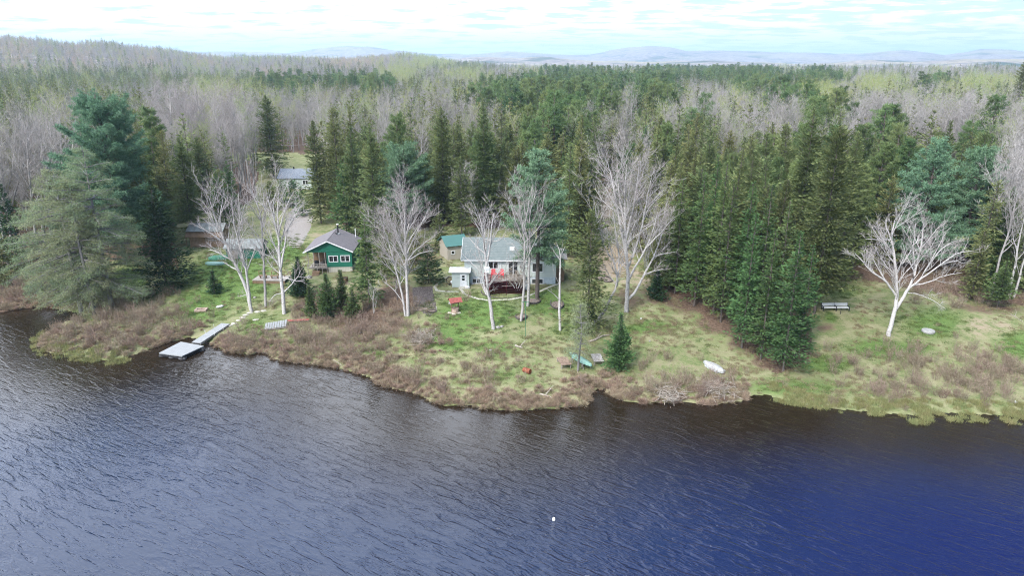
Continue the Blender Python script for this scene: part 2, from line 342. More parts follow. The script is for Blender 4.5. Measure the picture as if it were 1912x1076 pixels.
def build_ground():
    na, rr = 900, [22.0]
    while rr[-1] < 200: rr.append(rr[-1]*1.0065)
    while rr[-1] < 14000: rr.append(rr[-1]*1.014)
    rr = np.array(rr); az = np.radians(np.linspace(-52, 52, na))
    A, Rr = np.meshgrid(az, rr); X = Rr*np.sin(A); Y = Rr*np.cos(A); Z = height(X, Y)
    px, py = proj(X, Y, Z); nr = len(rr)
    wob = (fbm(X/5, Y/5, 31)-.5)
    wobx = 40*wob; woby = 18*(fbm(X/5+9, Y/5, 37)-.5)
    g = blobs(px+wobx, py+woby, GREEN); l = blobs(px+wobx, py+woby, LITTER); s = blobs(px+wobx*.5, py+woby*.5, SANDY)
    clear = in_poly(px+wobx*.3, py+woby*.5, CLEAR); l = np.where(clear, l, 1.0)
    g = np.where(clear, g, g*.6*(py < 330))
    road = in_poly(px+wobx*.15, py, [(540,462),(528,430),(545,392),(548,375),(556,375),(566,392),(580,392),(584,410),(574,440),(562,462)])
    soil = in_poly(px+wobx*.1, py, [(771,537),(808,534),(815,578),(803,592),(770,572)])
    V = np.stack([X, Y, Z], -1).reshape(-1, 3)
    i = np.arange(nr-1)[:, None]*na+np.arange(na-1)[None]; F = np.stack([i, i+1, i+1+na, i+na], -1).reshape(-1, 4)
    m = newmat('terrain'); t = NT(m)
    a1 = t.n('Attribute', attribute_name='cover'); a2 = t.n('Attribute', attribute_name='patch')
    s1 = t.n('SeparateColor'); t.l(a1.outputs['Color'], s1.inputs[0]); s2 = t.n('SeparateColor'); t.l(a2.outputs['Color'], s2.inputs[0])
    tc = t.n('TexCoord'); P = tc.outputs['Object']
    n1 = t.noise(P, .55, 8, .68); n2 = t.noise(P, 3.2, 6, .72); n3 = t.noise(P, .12, 5, .6); n4 = t.noise(P, 9, 4, .7)
    mus = t.mix(t.ramp(n2.outputs[0], .36, .64), (.100,.135,.050), (.175,.195,.088))
    straw = t.mix(t.ramp(n1.outputs[0], .40, .62), mus, (.235,.225,.130))
    straw = t.mix(t.math('MULTIPLY', t.ramp(n4.outputs[0], .52, .68), .6), straw, (.11,.095,.05))
    green = t.mix(t.ramp(n2.outputs[0], .34, .68), (.058,.115,.030), (.125,.180,.055))
    green = t.mix(t.math('MULTIPLY', t.ramp(n4.outputs[0], .5, .7), .5), green, (.21,.20,.09))
    jit = t.math('MULTIPLY', t.math('SUBTRACT', n1.outputs[0], .5), 1.05); jit2 = t.math('MULTIPLY', t.math('SUBTRACT', n2.outputs[0], .5), .8)
    jj = t.math('ADD', jit, jit2)
    c = t.mix(t.ramp(t.math('ADD', s1.outputs[0], jj), .22, .78), straw, green)
    lit = t.mix(t.ramp(n2.outputs[0], .35, .65), (.070,.047,.034), (.155,.108,.078))
    c = t.mix(t.ramp(t.math('ADD', s1.outputs[1], jj), .30, .72), c, lit)
    c = t.mix(t.ramp(t.math('ADD', s1.outputs[2], jj), .35, .75), c, t.mix(n2.outputs[0], (.20,.155,.105), (.34,.28,.21)))
    c = t.mix(t.ramp(s2.outputs[0], .3, .7), c, t.mix(n2.outputs[0], (.20,.185,.17), (.31,.285,.27)))
    c = t.mix(t.ramp(s2.outputs[1], .3, .7), c, t.mix(t.ramp(n4.outputs[0], .4, .6), (.035,.026,.024), (.16,.14,.13)))
    # far woods on the hills: patches of bare grey, bud green and dark conifers
    fn = t.noise(P, .004, 8, .62); fn2 = t.noise(P, .03, 6, .7); fn3 = t.noise(P, .0017, 5, .55)
    far = t.mix(t.ramp(fn2.outputs[0], .42, .60), (.125,.105,.100), (.30,.26,.23))
    far = t.mix(t.ramp(fn.outputs[0], .52, .62), far, (.045,.065,.045))
    far = t.mix(t.math('MULTIPLY', t.ramp(fn3.outputs[0], .5, .62), .5), far, (.30,.27,.16))
    c = t.mix(s2.outputs[2], c, far)
    p = t.n('BsdfPrincipled', Roughness=.95); p.inputs['Specular IOR Level'].default_value = .05
    t.l(c, p.inputs['Base Color'])
    b = t.n('Bump', Strength=.7, Distance=.12); t.l(t.math('ADD', n2.outputs[0], t.math('MULTIPLY', n4.outputs[0], .5)), b.inputs['Height']); t.l(b.outputs[0], p.inputs['Normal'])
    t.l(p.outputs[0], t.out.inputs[0])
    me = mesh_np('ground', V, [F], m, smooth=True)
    def attr(name, a, b, cc):
        at_ = me.color_attributes.new(name, 'FLOAT_COLOR', 'POINT')
        d = np.ones((len(V), 4), np.float32); d[:, 0] = a.ravel(); d[:, 1] = b.ravel(); d[:, 2] = cc.ravel(); at_.data.foreach_set('color', d.ravel())
    attr('cover', g, l, s); attr('patch', road.astype(float), soil.astype(float), sstep(350, 700, Rr))
    tag(link(bpy.data.objects.new('ground', me)), 'lakeside ground with green and straw lawn rising to wooded hills', None, kind='structure')
build_ground()

def build_water():
    m = newmat('lake_water'); t = NT(m); tc = t.n('TexCoord'); P = tc.outputs['Object']
    def layer(rot, sc, scale, detail, rough, dist=0):
        mp = t.n('Mapping', vector_type='TEXTURE'); mp.inputs['Rotation'].default_value = (0, 0, R(-rot)); mp.inputs['Scale'].default_value = (1/sc[0], 1, 1)
        t.l(P, mp.inputs[0]); return t.noise(mp.outputs[0], scale, detail, rough, dist).outputs[0]
    big = layer(32, (.25, 1.0, 1), 1.55, 3, .55, .25)          # long crests running towards the right foreground
    mid = layer(27, (.34, 1.0, 1), 3.4, 3, .6, .3)
    small = layer(28, (.5, 1, 1), 8.0, 3, .6)
    ridge = t.math('SUBTRACT', 1.0, t.math('ABSOLUTE', t.math('MULTIPLY', t.math('SUBTRACT', big, .5), 4.0)))
    ridge = t.math('POWER', t.math('MAXIMUM', ridge, 0.0), 2.5)
    gust = t.noise(P, .035, 4, .55).outputs[0]
    h = t.math('ADD', t.math('ADD', t.math('MULTIPLY', ridge, .055), t.math('MULTIPLY', big, .20)), t.math('ADD', t.math('MULTIPLY', mid, .085), t.math('MULTIPLY', small, .026)))
    at_ = t.n('Attribute', attribute_name='depth'); sp = t.n('SeparateColor'); t.l(at_.outputs['Color'], sp.inputs[0])
    calm = sp.outputs[1]
    b = t.n('Bump', Strength=1.0, Distance=1.0)
    t.l(t.math('MULTIPLY', h, t.math('MULTIPLY', calm, t.math('ADD', .45, t.math('MULTIPLY', t.ramp(gust, .35, .68), .95)))), b.inputs['Height'])
    c = t.mix(sp.outputs[0], (.014,.009,.005), (.010,.020,.048))  # brown body, darkened near the bank as painted tree reflections
    c = t.mix(sp.outputs[2], c, (.005,.009,.050))  # blue sky reflection painted into the body colour offshore at the right
    p = t.n('BsdfPrincipled', Roughness=.05, IOR=1.333); p.inputs['Specular IOR Level'].default_value = .5
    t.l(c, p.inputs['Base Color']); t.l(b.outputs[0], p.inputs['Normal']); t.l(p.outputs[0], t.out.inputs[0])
    xs = np.concatenate([[-3000, -800, -300], np.linspace(-130, 130, 261), [300, 800, 3000]]); ys = np.concatenate([[-3000, -500, -60], np.linspace(0, 170, 171)])
    X, Y = np.meshgrid(xs, ys); d = -shore_dist(X.ravel(), Y.ravel()).reshape(X.shape)
    nx = len(xs); i = np.arange(len(ys)-1)[:, None]*nx+np.arange(nx-1)[None]; F = np.stack([i, i+1, i+1+nx, i+nx], -1).reshape(-1, 4)
    V = np.stack([X, Y, np.zeros_like(X)], -1).reshape(-1, 3); me = mesh_np('lake', V, [F], m)
    at2 = me.color_attributes.new('depth', 'FLOAT_COLOR', 'POINT'); D = np.ones((len(V), 4), np.float32)  # masks by shore distance, not water depth: painted reflections and wave calm
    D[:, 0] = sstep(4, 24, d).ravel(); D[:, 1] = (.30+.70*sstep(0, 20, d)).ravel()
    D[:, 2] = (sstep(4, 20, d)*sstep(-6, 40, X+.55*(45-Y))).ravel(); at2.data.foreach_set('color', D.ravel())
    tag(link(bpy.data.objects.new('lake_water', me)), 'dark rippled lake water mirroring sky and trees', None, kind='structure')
build_water()

# ------------------------------------------------------------------ trees: crowns from thousands of small faces
def frame(d):
    """unit vectors across d (n,3)"""
    up = np.tile([0., 0, 1], (len(d), 1)); up[np.abs(d[:, 2]) > .95] = [1, 0, 0]
    r = np.cross(d, up); r /= np.linalg.norm(r, axis=1)[:, None]+1e-9; return r, np.cross(r, d)
def kites(P, D, L, W, rng, roll=.6):
    """small pointed leaf-like faces: base P, direction D, length L, width W"""
    D = D/(np.linalg.norm(D, axis=1)[:, None]+1e-9); r, u = frame(D)
    a = rng.normal(0, roll, len(P)); w = r*np.cos(a)[:, None]+u*np.sin(a)[:, None]
    L = L[:, None]; W = W[:, None]; n = len(P)
    V = np.stack([P, P+D*L*.45+w*W*.5, P+D*L, P+D*L*.45-w*W*.5], 1).reshape(-1, 3)
    return V, np.arange(n*4).reshape(n, 4)
def tubes_np(polys, sides):
    """polys: list of (pts (k,3), radii (k)); all with `sides` sides"""
    Vs = []; Fs = []; b = 0; ang = 2*np.pi*np.arange(sides)/sides; ca, sa = np.cos(ang), np.sin(ang)
    byk = {}
    for p, r in polys: byk.setdefault(len(p), []).append((p, r))
    for k, lst in byk.items():
        Pp = np.array([q[0] for q in lst]); Rr = np.array([q[1] for q in lst]); n = len(lst)
        T = np.empty_like(Pp); T[:, 1:-1] = Pp[:, 2:]-Pp[:, :-2]; T[:, 0] = Pp[:, 1]-Pp[:, 0]; T[:, -1] = Pp[:, -1]-Pp[:, -2]
        T /= np.linalg.norm(T, axis=2)[..., None]+1e-9
        r, u = frame(T.reshape(-1, 3)); r = r.reshape(Pp.shape); u = u.reshape(Pp.shape)
        ring = Pp[:, :, None]+Rr[:, :, None, None]*(r[:, :, None]*ca[None, None, :, None]+u[:, :, None]*sa[None, None, :, None])
        Vs.append(ring.reshape(-1, 3)); base = b+np.arange(n)[:, None, None]*k*sides+np.arange(k-1)[None, :, None]*sides
        s0 = np.arange(sides)[None, None]; s1 = (s0+1) % sides
        Fs.append(np.stack([base+s0, base+s1, base+sides+s1, base+sides+s0], -1).reshape(-1, 4)); b += n*k*sides
    return np.concatenate(Vs), np.concatenate(Fs)

def conifer(seed, H, Rad, base=.08, step=.30, per=8, tl=.58, tw=.19, droop=-.25, top_up=.75, curve=.10, power=.72, ragged=.2, dens=1.0, gap=0.0, blunt=0.0):
    rng = np.random.default_rng(seed)
    nb = int(H*(1-base)/step*per*dens); t = base+(1-base)*rng.random(nb)**.82
    z0 = H*t; u = (t-base)/(1-base)
    L = Rad*np.clip(1-u, 0, 1)**power*np.clip(.62+u*4, 0, 1)+blunt*np.sqrt(np.clip(1-u, 0, 1))*.5
    az = rng.random(nb)*2*np.pi
    sect = 1+ragged*np.sin(az*2+seed+z0*.7)+ragged*.8*np.sin(az*3.7+z0*1.9+seed*2)     # lobes and dents around the crown
    L = np.maximum(.22, L*(rng.random(nb)*.45+.7)*sect)
    if gap: L = L*np.where(np.sin(z0*2*np.pi/1.7+az*1.0+seed) > gap, 1, .45)
    pit = droop+(top_up-droop)*u**1.6+rng.normal(0, .10, nb)
    k = np.maximum(4, (L/.105*dens).astype(int)); tot = k.sum(); ib = np.repeat(np.arange(nb), k)
    s = np.where(rng.random(tot) < .2, .3*rng.random(tot), .05+.95*rng.random(tot)**.75); Lb = L[ib]; a = az[ib]; out = np.stack([np.cos(a), np.sin(a), np.zeros(tot)], 1)
    side = np.stack([-np.sin(a), np.cos(a), np.zeros(tot)], 1)
    zz = z0[ib]+Lb*(s*np.tan(pit[ib])+curve*s*s)
    spread = rng.normal(0, .17, tot)*Lb*(1-.35*s)
    P = out*(s*Lb)[:, None]+side*spread[:, None]; P[:, 2] = zz+rng.normal(0, .06, tot)
    sg = np.sign(spread+1e-6)
    D = out*(.75+.5*s)[:, None]+side*(sg*rng.random(tot)*.9)[:, None]; D[:, 2] = np.tan(pit[ib])+2*curve*s+rng.normal(0, .28, tot)
    sc = np.clip(.30+Lb/1.5, 0, 1); V, F = kites(P, D, tl*(.55+.7*rng.random(tot))*sc, tw*(.7+.6*rng.random(tot))*np.sqrt(sc), rng)
    # leader
    tp = [(np.array([[0,0,-.3],[0,0,H*.25],[0,0,H*.6],[0,0,H*.985]]), np.array([1, .8, .45, .06])*H*.0070+.02)]
    br = []
    for i in rng.choice(nb, min(nb, int(nb*.35)), replace=False):
        o = np.array([math.cos(az[i]), math.sin(az[i]), 0]); q = [o*L[i]*x+np.array([0, 0, z0[i]+L[i]*(x*math.tan(pit[i])+curve*x*x)]) for x in (0, .5, .92)]
        br.append((np.array(q), np.array([.035, .022, .008])))
    TV, TF = tubes_np(tp, 8); BV, BF = tubes_np(br, 3)
    return (V, F), (np.concatenate([TV, BV]), np.concatenate([TF, BF+len(TV)]))

def pinetree(seed, H, Rad, base=.2, whorls=15, tuft=.42, per=5, density=1.0, shape='oval', larch=False, droop=0.0, wisp=False):
    """open crown of long separate boughs carrying tufts"""
    rng = np.random.default_rng(seed); B = []; Q = []; Dv = []
    for w in range(whorls):
        t = base+(1-base)*((w+.2)/whorls); u = (t-base)/(1-base); z = H*t
        prof = {'oval': (math.sin(math.pi*min(1, .20+.80*u)**.85))**.7, 'cone': (1-u)**.7+.08, 'wide': (.92-.22*u)*(1 if u < .72 else (1-u)*3.2+.10), 'round': max(.2, math.sqrt(max(0, 1-(2*u-.75)**2/1.6)))}[shape]
        for k in range(per+int(rng.random()*2)):
            a = rng.random()*2*math.pi; L = max(.5, Rad*prof*(.55+.6*rng.random())); pit = (.05+.75*u**2.0)+droop+rng.normal(0, .10)
            o = np.array([math.cos(a), math.sin(a), 0]); sd = np.array([-o[1], o[0], 0]); bend = rng.normal(0, .12)
            cur = (.12 if not larch else -.10)
            f = lambda x: o*L*x*math.cos(pit)+sd*bend*L*x*x+np.array([0, 0, z+L*(x*math.sin(pit)+cur*x*x)])
            B.append((np.array([f(x) for x in (0, .35, .7, 1)]), np.array([.075, .05, .03, .01])*(.5+L/6)))
            ns = max(2, int(L*3.0*density)) if not larch else max(3, int(L*3.2*density))
            for j in range(ns):                      # side shoots carrying the tufts
                x = .22+.78*((j+rng.random())/ns); p = f(x); sgn = 1 if rng.random() < .5 else -1
                sl = L*.30*(1.15-x)+.25*rng.random()+.15
                tip = p+sd*sgn*sl*rng.random()*1.2+o*sl*.6+np.array([0, 0, rng.normal(.06 if not larch else -.12, .10)])
                if sl > .35: B.append((np.array([p, tip]), np.array([.018, .007])))
                nt = 2 if larch else 3
                for q in range(nt):
                    fq = (q+1)/nt; Q.append(p*(1-fq)+tip*fq); Dv.append(o*.5+sd*sgn*.3+np.array([0, 0, .45 if not larch else -.35]))
    Q = np.array(Q); Dv = np.array(Dv); m = 11 if not larch else 13
    P = np.repeat(Q, m, 0)+rng.normal(0, .10 if not larch else .17, (len(Q)*m, 3)); D = np.repeat(Dv, m, 0)*.55+rng.normal(0, .62, (len(Q)*m, 3))
    n = len(P)
    V, F = kites(P, D, tuft*(.55+.7*rng.random(n)), (.085 if not larch else .048)*(.7+.6*rng.random(n)), rng, 1.5)
    ln = rng.normal(0, .25, 2)
    tp = [(np.array([[0,0,-.3],[ln[0]*.3,ln[1]*.3,H*.25],[ln[0],ln[1],H*.6],[0,0,H*.98]]), np.array([1, .8, .45, .06])*H*.014+.03)]
    TV, TF = tubes_np(tp, 9); BV, BF = tubes_np([b for b in B if len(b[0]) == 4], 4); CV, CF = tubes_np([b for b in B if len(b[0]) == 2], 3)
    return (V, F), (np.concatenate([TV, BV, CV]), np.concatenate([TF, BF+len(TV), CF+len(TV)+len(BV)]))

def sub_branches(rng, limbs, levels, twigw=.012, up=.35, twig_len=.9, dens=1.0, wid=1.0, finest=.022, start=.3):
    """limbs: list of (pts, radii). grows finer wood; returns (wood polylines, twig polylines)"""
    wood = list(limbs); cur = list(limbs); tw = []
    for lv in range(levels):
        nxt = []
        for pts, rad in cur:
            seg = np.linalg.norm(np.diff(pts, axis=0), axis=1); Lt = seg.sum(); cum = np.concatenate([[0], np.cumsum(seg)])
            nchild = max(2, int(Lt*dens*(1.05 if lv == 0 else 2.1)))
            for c in range(nchild):
                f = start+(1-start)*((c+rng.random())/nchild) if lv == 0 else .15+.85*((c+rng.random())/nchild)
                s = min(f, .995)*Lt; i = min(len(seg)-1, np.searchsorted(cum, s, 'right')-1); x = (s-cum[i])/seg[i]
                p = pts[i]*(1-x)+pts[i+1]*x; r = rad[i]*(1-x)+rad[i+1]*x; T = (pts[i+1]-pts[i])/seg[i]
                rnd = rng.normal(0, 1, 3); rnd -= T*(rnd@T); rnd /= np.linalg.norm(rnd)+1e-9
                d = T*.75+rnd*(.75*wid)+np.array([0, 0, up*.5]); d /= np.linalg.norm(d)
                L = (Lt*(.50-.25*f)*(.6+.7*rng.random()) if lv == 0 else Lt*(.55-.2*f)*(.6+.6*rng.random()))
                L = float(np.clip(L, .45, 4.5 if lv == 0 else 2.2)); k = 4 if lv == 0 else 3
                q = [p]; dd = d.copy()
                for j in range(k-1):
                    dd = dd+rng.normal(0, .16, 3)+np.array([0, 0, up*.35]); dd /= np.linalg.norm(dd); q.append(q[-1]+dd*L/(k-1))
                r0 = max(finest*.6, min(r*.55, .010+L*.011)); rr = np.linspace(r0, max(.008, r0*.35), k)
                (nxt if True else wood).append((np.array(q), rr))
        wood += nxt; cur = nxt
    # finest twigs: single thin faces
    P = []; D = []
    for pts, rad in cur:
        for j in range(max(4, int(8*dens))):
            x = rng.random()*(len(pts)-1); i = int(x); x -= i; p = pts[i]*(1-x)+pts[min(i+1, len(pts)-1)]*x
            T = pts[min(i+1, len(pts)-1)]-pts[max(0, i)]; T = T/(np.linalg.norm(T)+1e-9)
            P.append(p); D.append(T+rng.normal(0, .55, 3)+np.array([0, 0, up]))
    P = np.array(P); D = np.array(D); n = len(P)
    tv, tf = kites(P, D, twig_len*(.5+.8*rng.random(n)), np.full(n, twigw*2.6), rng, 1.5)
    return wood, (tv, tf, P, D)
def bare(seed, H, spread=.28, stems=1, base=.35, dens=1.0, twig_len=.9, levels=2, nl=12, leaf=0, finest=.022, r0=None, lean=.03, twigw=.012):
    rng = np.random.default_rng(seed); limbs = []
    for s in range(stems):
        a = rng.random()*6.28; ln = (lean+.12*(stems > 1))*H; h = H*(1-.12*s*rng.random())
        ks = np.linspace(0, 1, 7); off = np.stack([np.cos(a)*ln*ks**1.3+rng.normal(0, .012*H, 7)*ks, np.sin(a)*ln*ks**1.3+rng.normal(0, .012*H, 7)*ks, ks*h-(.3 if s == 0 else .2)*(ks == 0)], 1)
        rb = (r0 or H*.0105)*(1-.2*s); limbs.append((off, rb*(1-ks)**.8+.015)); tr = off
        for j in range(nl):
            f = base+(1-base)*(j+rng.random())/nl*.9; i = int(f*6); x = f*6-i; p = tr[i]*(1-x)+tr[min(6, i+1)]*x
            az = rng.random()*6.28; d = np.array([math.cos(az), math.sin(az), .75+.9*f]); d /= np.linalg.norm(d)
            L = H*spread*(1.25-f)*(.7+.6*rng.random()); q = [p]
            for k in range(4): d = d+rng.normal(0, .10, 3)+np.array([0, 0, .17]); d /= np.linalg.norm(d); q.append(q[-1]+d*L/4)
            r = rb*(1-f)**.8*.5+.02; limbs.append((np.array(q), np.linspace(r, .015, 5)))
    wood, tw = sub_branches(rng, limbs, levels, dens=dens, twig_len=twig_len, finest=finest, start=.45, twigw=twigw)
    thick = [w for w in wood if w[1][0] > .045]; thin = [w for w in wood if w[1][0] <= .045]
    V1, F1 = tubes_np(thick, 6); V2, F2 = tubes_np(thin, 3)
    woodm = (np.concatenate([V1, V2]), np.concatenate([F1, F2+len(V1)])); twm = (tw[0], tw[1])
    if leaf:
        P = np.repeat(tw[2], leaf, 0); P = P+rng.normal(0, .28, P.shape); n = len(P)
        lf = kites(P, rng.normal(0, 1, P.shape), np.full(n, .16), np.full(n, .12), rng, 1.5)
        return woodm, twm, lf
    return woodm, twm, None
# ------------------------------------------------------------------ the trees and buildings of the foreground: built in p4 after the woods
TREE_N = {}
def tree_obj(name, label, cat, loc, wood, crown, woodmat, crownmat, rz=0, s=1.0, group=None, sz=None):
    e = empty(name, loc, rz, (s, s, sz or s)); tag(e, label, cat, group)
    w = wood if isinstance(wood, bpy.types.Mesh) else mesh_np('trunk', *[wood[0], [wood[1]]], woodmat)
    c = crown if isinstance(crown, bpy.types.Mesh) else mesh_np('crown', *[crown[0], [crown[1]]], crownmat)
    link(bpy.data.objects.new('trunk', w), e); link(bpy.data.objects.new('crown', c), e); return e
PROTO = {}                                   # kind -> list of (H, wood mesh, crown mesh)
def M1(g, mat, nm): return mesh_np(nm, g[0], [g[1]], mat)
def make_protos():
    def addc(kind, mat, wm, specs, fn):
        PROTO[kind] = []
        for sp in specs:
            c, w = fn(**sp); PROTO[kind].append((sp['H'], M1(w, wm, 'trunk'), M1(c, mat, 'crown')))
    addc('S', MT['spruce'], MT['bark'], [
        dict(seed=1, H=19, Rad=3.5), dict(seed=2, H=21, Rad=3.7, power=.7, ragged=.3, dens=.85), dict(seed=3, H=16, Rad=3.0, droop=-.35),
        dict(seed=4, H=22, Rad=3.6, base=.14, power=.65, ragged=.35, dens=.75), dict(seed=5, H=18, Rad=3.9, power=.75, ragged=.3), dict(seed=6, H=14, Rad=2.8, power=.9), dict(seed=7, H=20, Rad=2.6, power=.6, ragged=.4, dens=.7, base=.3), dict(seed=8, H=17, Rad=3.8, power=.6, gap=-.2), dict(seed=9, H=21, Rad=3.1, power=1.0, ragged=.35)], conifer)
    addc('F', MT['fir'], MT['bark'], [dict(seed=11, H=17, Rad=3.3, tl=.5, tw=.2, droop=-.1, power=.85), dict(seed=12, H=13, Rad=2.8, tl=.5, tw=.2, droop=0, power=.9), dict(seed=13, H=15, Rad=2.7, tl=.5, tw=.2, droop=-.15)], conifer)
    addc('P', MT['gpine'], MT['bark'], [dict(seed=21, H=21, Rad=3.0, base=.3, whorls=15, per=7, tuft=.5, shape='round'), dict(seed=22, H=19, Rad=2.7, base=.25, whorls=16, per=7, tuft=.5, shape='oval'), dict(seed=23, H=23, Rad=2.9, base=.4, whorls=13, per=7, tuft=.5, shape='round')], pinetree)
    PROTO['B'] = []; PROTO['W'] = []; PROTO['G'] = []; PROTO['Y'] = []
    for i, (H, st, spd) in enumerate([(19, 1, .26), (21, 2, .22), (18, 3, .22), (22, 1, .2), (17, 2, .28)]):
        w, t, _ = bare(40+i, H, spd, st, base=.35, dens=.85, nl=15, twigw=.016); PROTO['B'].append((H, M1(w, MT['gbark'], 'trunk'), M1(t, MT['twig'], 'crown')))
    for i, (H, st, spd) in enumerate([(24, 1, .16), (23, 2, .14), (25, 1, .18), (22, 3, .15)]):
        w, t, _ = bare(60+i, H, spd, st, base=.42, dens=.85, nl=16, r0=.24, twigw=.014); PROTO['W'].append((H, M1(w, MT['birch'], 'trunk'), M1(t, MT['wtwig'], 'crown')))
    for i, (H, st, spd) in enumerate([(21, 1, .2), (18, 2, .24), (20, 1, .24)]):
        w, t, l = bare(80+i, H, spd, st, base=.35, dens=.75, nl=14, leaf=3); V = np.concatenate([t[0], l[0]]); F = np.concatenate([t[1], l[1]+len(t[0])])
        me = mesh_np('crown', V, [F], [MT['twig'], MT['bud']], idx=np.concatenate([np.zeros(len(t[1])), np.ones(len(l[1]))])); PROTO['G'].append((H, M1(w, MT['gbark'], 'trunk'), me))
make_protos()
# small single-mesh trees for the woods nobody could count
FARCOL = {}
def far_protos():
    def col(k): c = bpy.data.collections.new('far '+k); FARCOL[k] = c; return c
    def put(c, i, V, F, mats, idx): c.objects.link(bpy.data.objects.new('far tree %02d' % i, mesh_np('far tree', V, [F], mats, idx=idx)))
    def two(c, i, w, cr, wm, cm):
        V = np.concatenate([w[0], cr[0]]); F = np.concatenate([w[1], cr[1]+len(w[0])]); put(c, i, V, F, [wm, cm], np.concatenate([np.zeros(len(w[1])), np.ones(len(cr[1]))]))
    c = col('S')
    for i, (H, Rd) in enumerate([(16, 2.7), (19, 3.2), (14, 2.7), (18, 2.6)]):
        cr, w = conifer(101+i, H, Rd, step=.6, per=5, tl=.9, tw=.32, dens=.6, ragged=.25); two(c, i, w, cr, MT['bark'], MT['spruce'])
    c = col('P')
    for i, (H, Rd) in enumerate([(19, 2.9), (21, 2.6)]):
        cr, w = pinetree(111+i, H, Rd, base=.35, whorls=9, per=6, tuft=.8, density=.6, shape='round'); two(c, i, w, cr, MT['bark'], MT['gpine'])
    for key, wm, tm, leaf, rng_ in (('B', 'gbark', 'twig', 0, range(4)), ('G', 'gbark', 'bud', 2, range(3)), ('Y', 'gbark', 'maple', 2, range(3))):
        c = col(key)
        for i in rng_:
            w, t, l = bare(130+i, 15+i*1.5, .28, 1+i % 2, base=.35, dens=.5, nl=10, levels=2, leaf=leaf, twig_len=1.3, twigw=.03, finest=.035)
            if leaf: l = (l[0], l[1]); t = (np.concatenate([t[0], l[0]]), np.concatenate([t[1], l[1]+len(t[0])]))
            two(c, i, w, t, MT[wm], MT[tm])
far_protos()
def scatter(name, label, pts, rot, scl, colname, n, kind='stuff', zs=None):
    """one object of uncountable growth: points carrying copies of a few meshes"""
    me = bpy.data.meshes.new(name); me.vertices.add(len(pts)); me.vertices.foreach_set('co', np.asarray(pts, np.float32).ravel())
    for nm, ty, v in (('rot', 'FLOAT', rot), ('scl', 'FLOAT', scl), ('pick', 'INT', np.random.default_rng(7).integers(0, n, len(pts)))):
        a = me.attributes.new(nm, ty, 'POINT'); a.data.foreach_set('value', np.asarray(v, np.int32 if ty == 'INT' else np.float32))
    o = link(bpy.data.objects.new(name, me)); tag(o, label, None, kind=kind)
    g = bpy.data.node_groups.new(name, 'GeometryNodeTree'); g.interface.new_socket('Geometry', in_out='INPUT', socket_type='NodeSocketGeometry'); g.interface.new_socket('Geometry', in_out='OUTPUT', socket_type='NodeSocketGeometry')
    N = g.nodes.new; gi = N('NodeGroupInput'); go = N('NodeGroupOutput'); ip = N('GeometryNodeInstanceOnPoints'); ci = N('GeometryNodeCollectionInfo')
    ci.inputs['Collection'].default_value = FARCOL[colname]; ci.inputs['Separate Children'].default_value = True; ci.inputs['Reset Children'].default_value = True
    def at_(nm, ty): x = N('GeometryNodeInputNamedAttribute'); x.data_type = ty; x.inputs[0].default_value = nm; return x.outputs[0]
    cx = N('ShaderNodeCombineXYZ'); L = g.links.new
    L(gi.outputs[0], ip.inputs['Points']); L(ci.outputs[0], ip.inputs['Instance']); ip.inputs['Pick Instance'].default_value = True
    L(at_('pick', 'INT'), ip.inputs['Instance Index']); L(at_('rot', 'FLOAT'), cx.inputs[2]); L(cx.outputs[0], ip.inputs['Rotation']); L(at_('scl', 'FLOAT'), ip.inputs['Scale']); L(ip.outputs[0], go.inputs[0])
    md = o.modifiers.new('scatter', 'NODES'); md.node_group = g; return o

KIND_ROWS = [  # photo rows of the crown tops (y from .. to), one letter per 60 photo columns
 (255, 340, "BBSSSSSSSSSSSSSSFSSFSSSSSSSFSSFM"),
 (228, 255, "BBSSSSSSSSSSSSSSFSSFSSSSSSSFSSFB"),
 (196, 228, "SBBSSWWWSWSSSSSSNFSSSFSBSFMBBBMB"),
 (178, 196, "SSMSMWGWBWMBMBMNNNPMNBBBNGBMBBMS"),
 (164, 178, "SSMSMWWWMBMBMBBNNNPBNMBBNGBMBBMB"),
 (152, 164, "SSMMMSGSSNMNMMSNNNPNPMBPSMBGMBGM"),
 (143, 152, "SSSSSSSSNNNNMMMSNPNNPMMPSPMGMNGG"),
 (130, 143, "SSSSSSSSMMMMGMGMSNNBPNPPSPBMBMBM"),
 (118, 130, "SSSSSBBBYMMMGMSMBBMMBMMMBMMMMBMM"),
 (40, 118, "YBYBYBYBBBYYBGSMBBBBBBBBBBBBBBBB")]
def pick_kind(px, py, rnd, wob):
    px = px+wob*130; py = py+(rnd*37 % 1-.5)*14+wob*8*(py < 200)
    for a, b, row in KIND_ROWS:
        if a <= py < b:
            c = row[int(min(31, max(0, px//60)))]
            if c == 'M': return 'S' if rnd < .4 else 'B'
            if c == 'N': return 'S' if rnd < .45 else 'P'
            if c in 'SF' and rnd > .80: return ('B' if rnd < .93 else 'G') if py < 246 else ('P' if rnd > .88 else c)
            if c in 'BW' and rnd > (.84 if py > 140 else .88): return 'S'
            if c == 'B' and rnd < .12: return 'G'
            if c == 'P' and rnd > .85: return 'S'
            if c == 'Y' and rnd > .62: return 'B' if rnd < .9 else ('S' if rnd > .95 else 'G')
            return c
    return None
KEEP_OUT = []   # (x, y, radius) of the hand-placed trees and roofs, filled from HERO_BASES
HERO_VIEW = [(232,492,178,95),(757,432,279,58),(1003,556,277,50),(1708,500,262,85),(1795,492,280,55),(1520,586,236,50),(1562,526,246,40),(511,330,178,40),(385,461,405,50),(455,484,435,50),(550,352,322,40),(845,487,430,40),(668,444,238,30),(704,470,232,34),(35,500,345,30),
 (312,541,336,50),(95,440,215,50),(30,440,230,40),(845,418,200,40)]
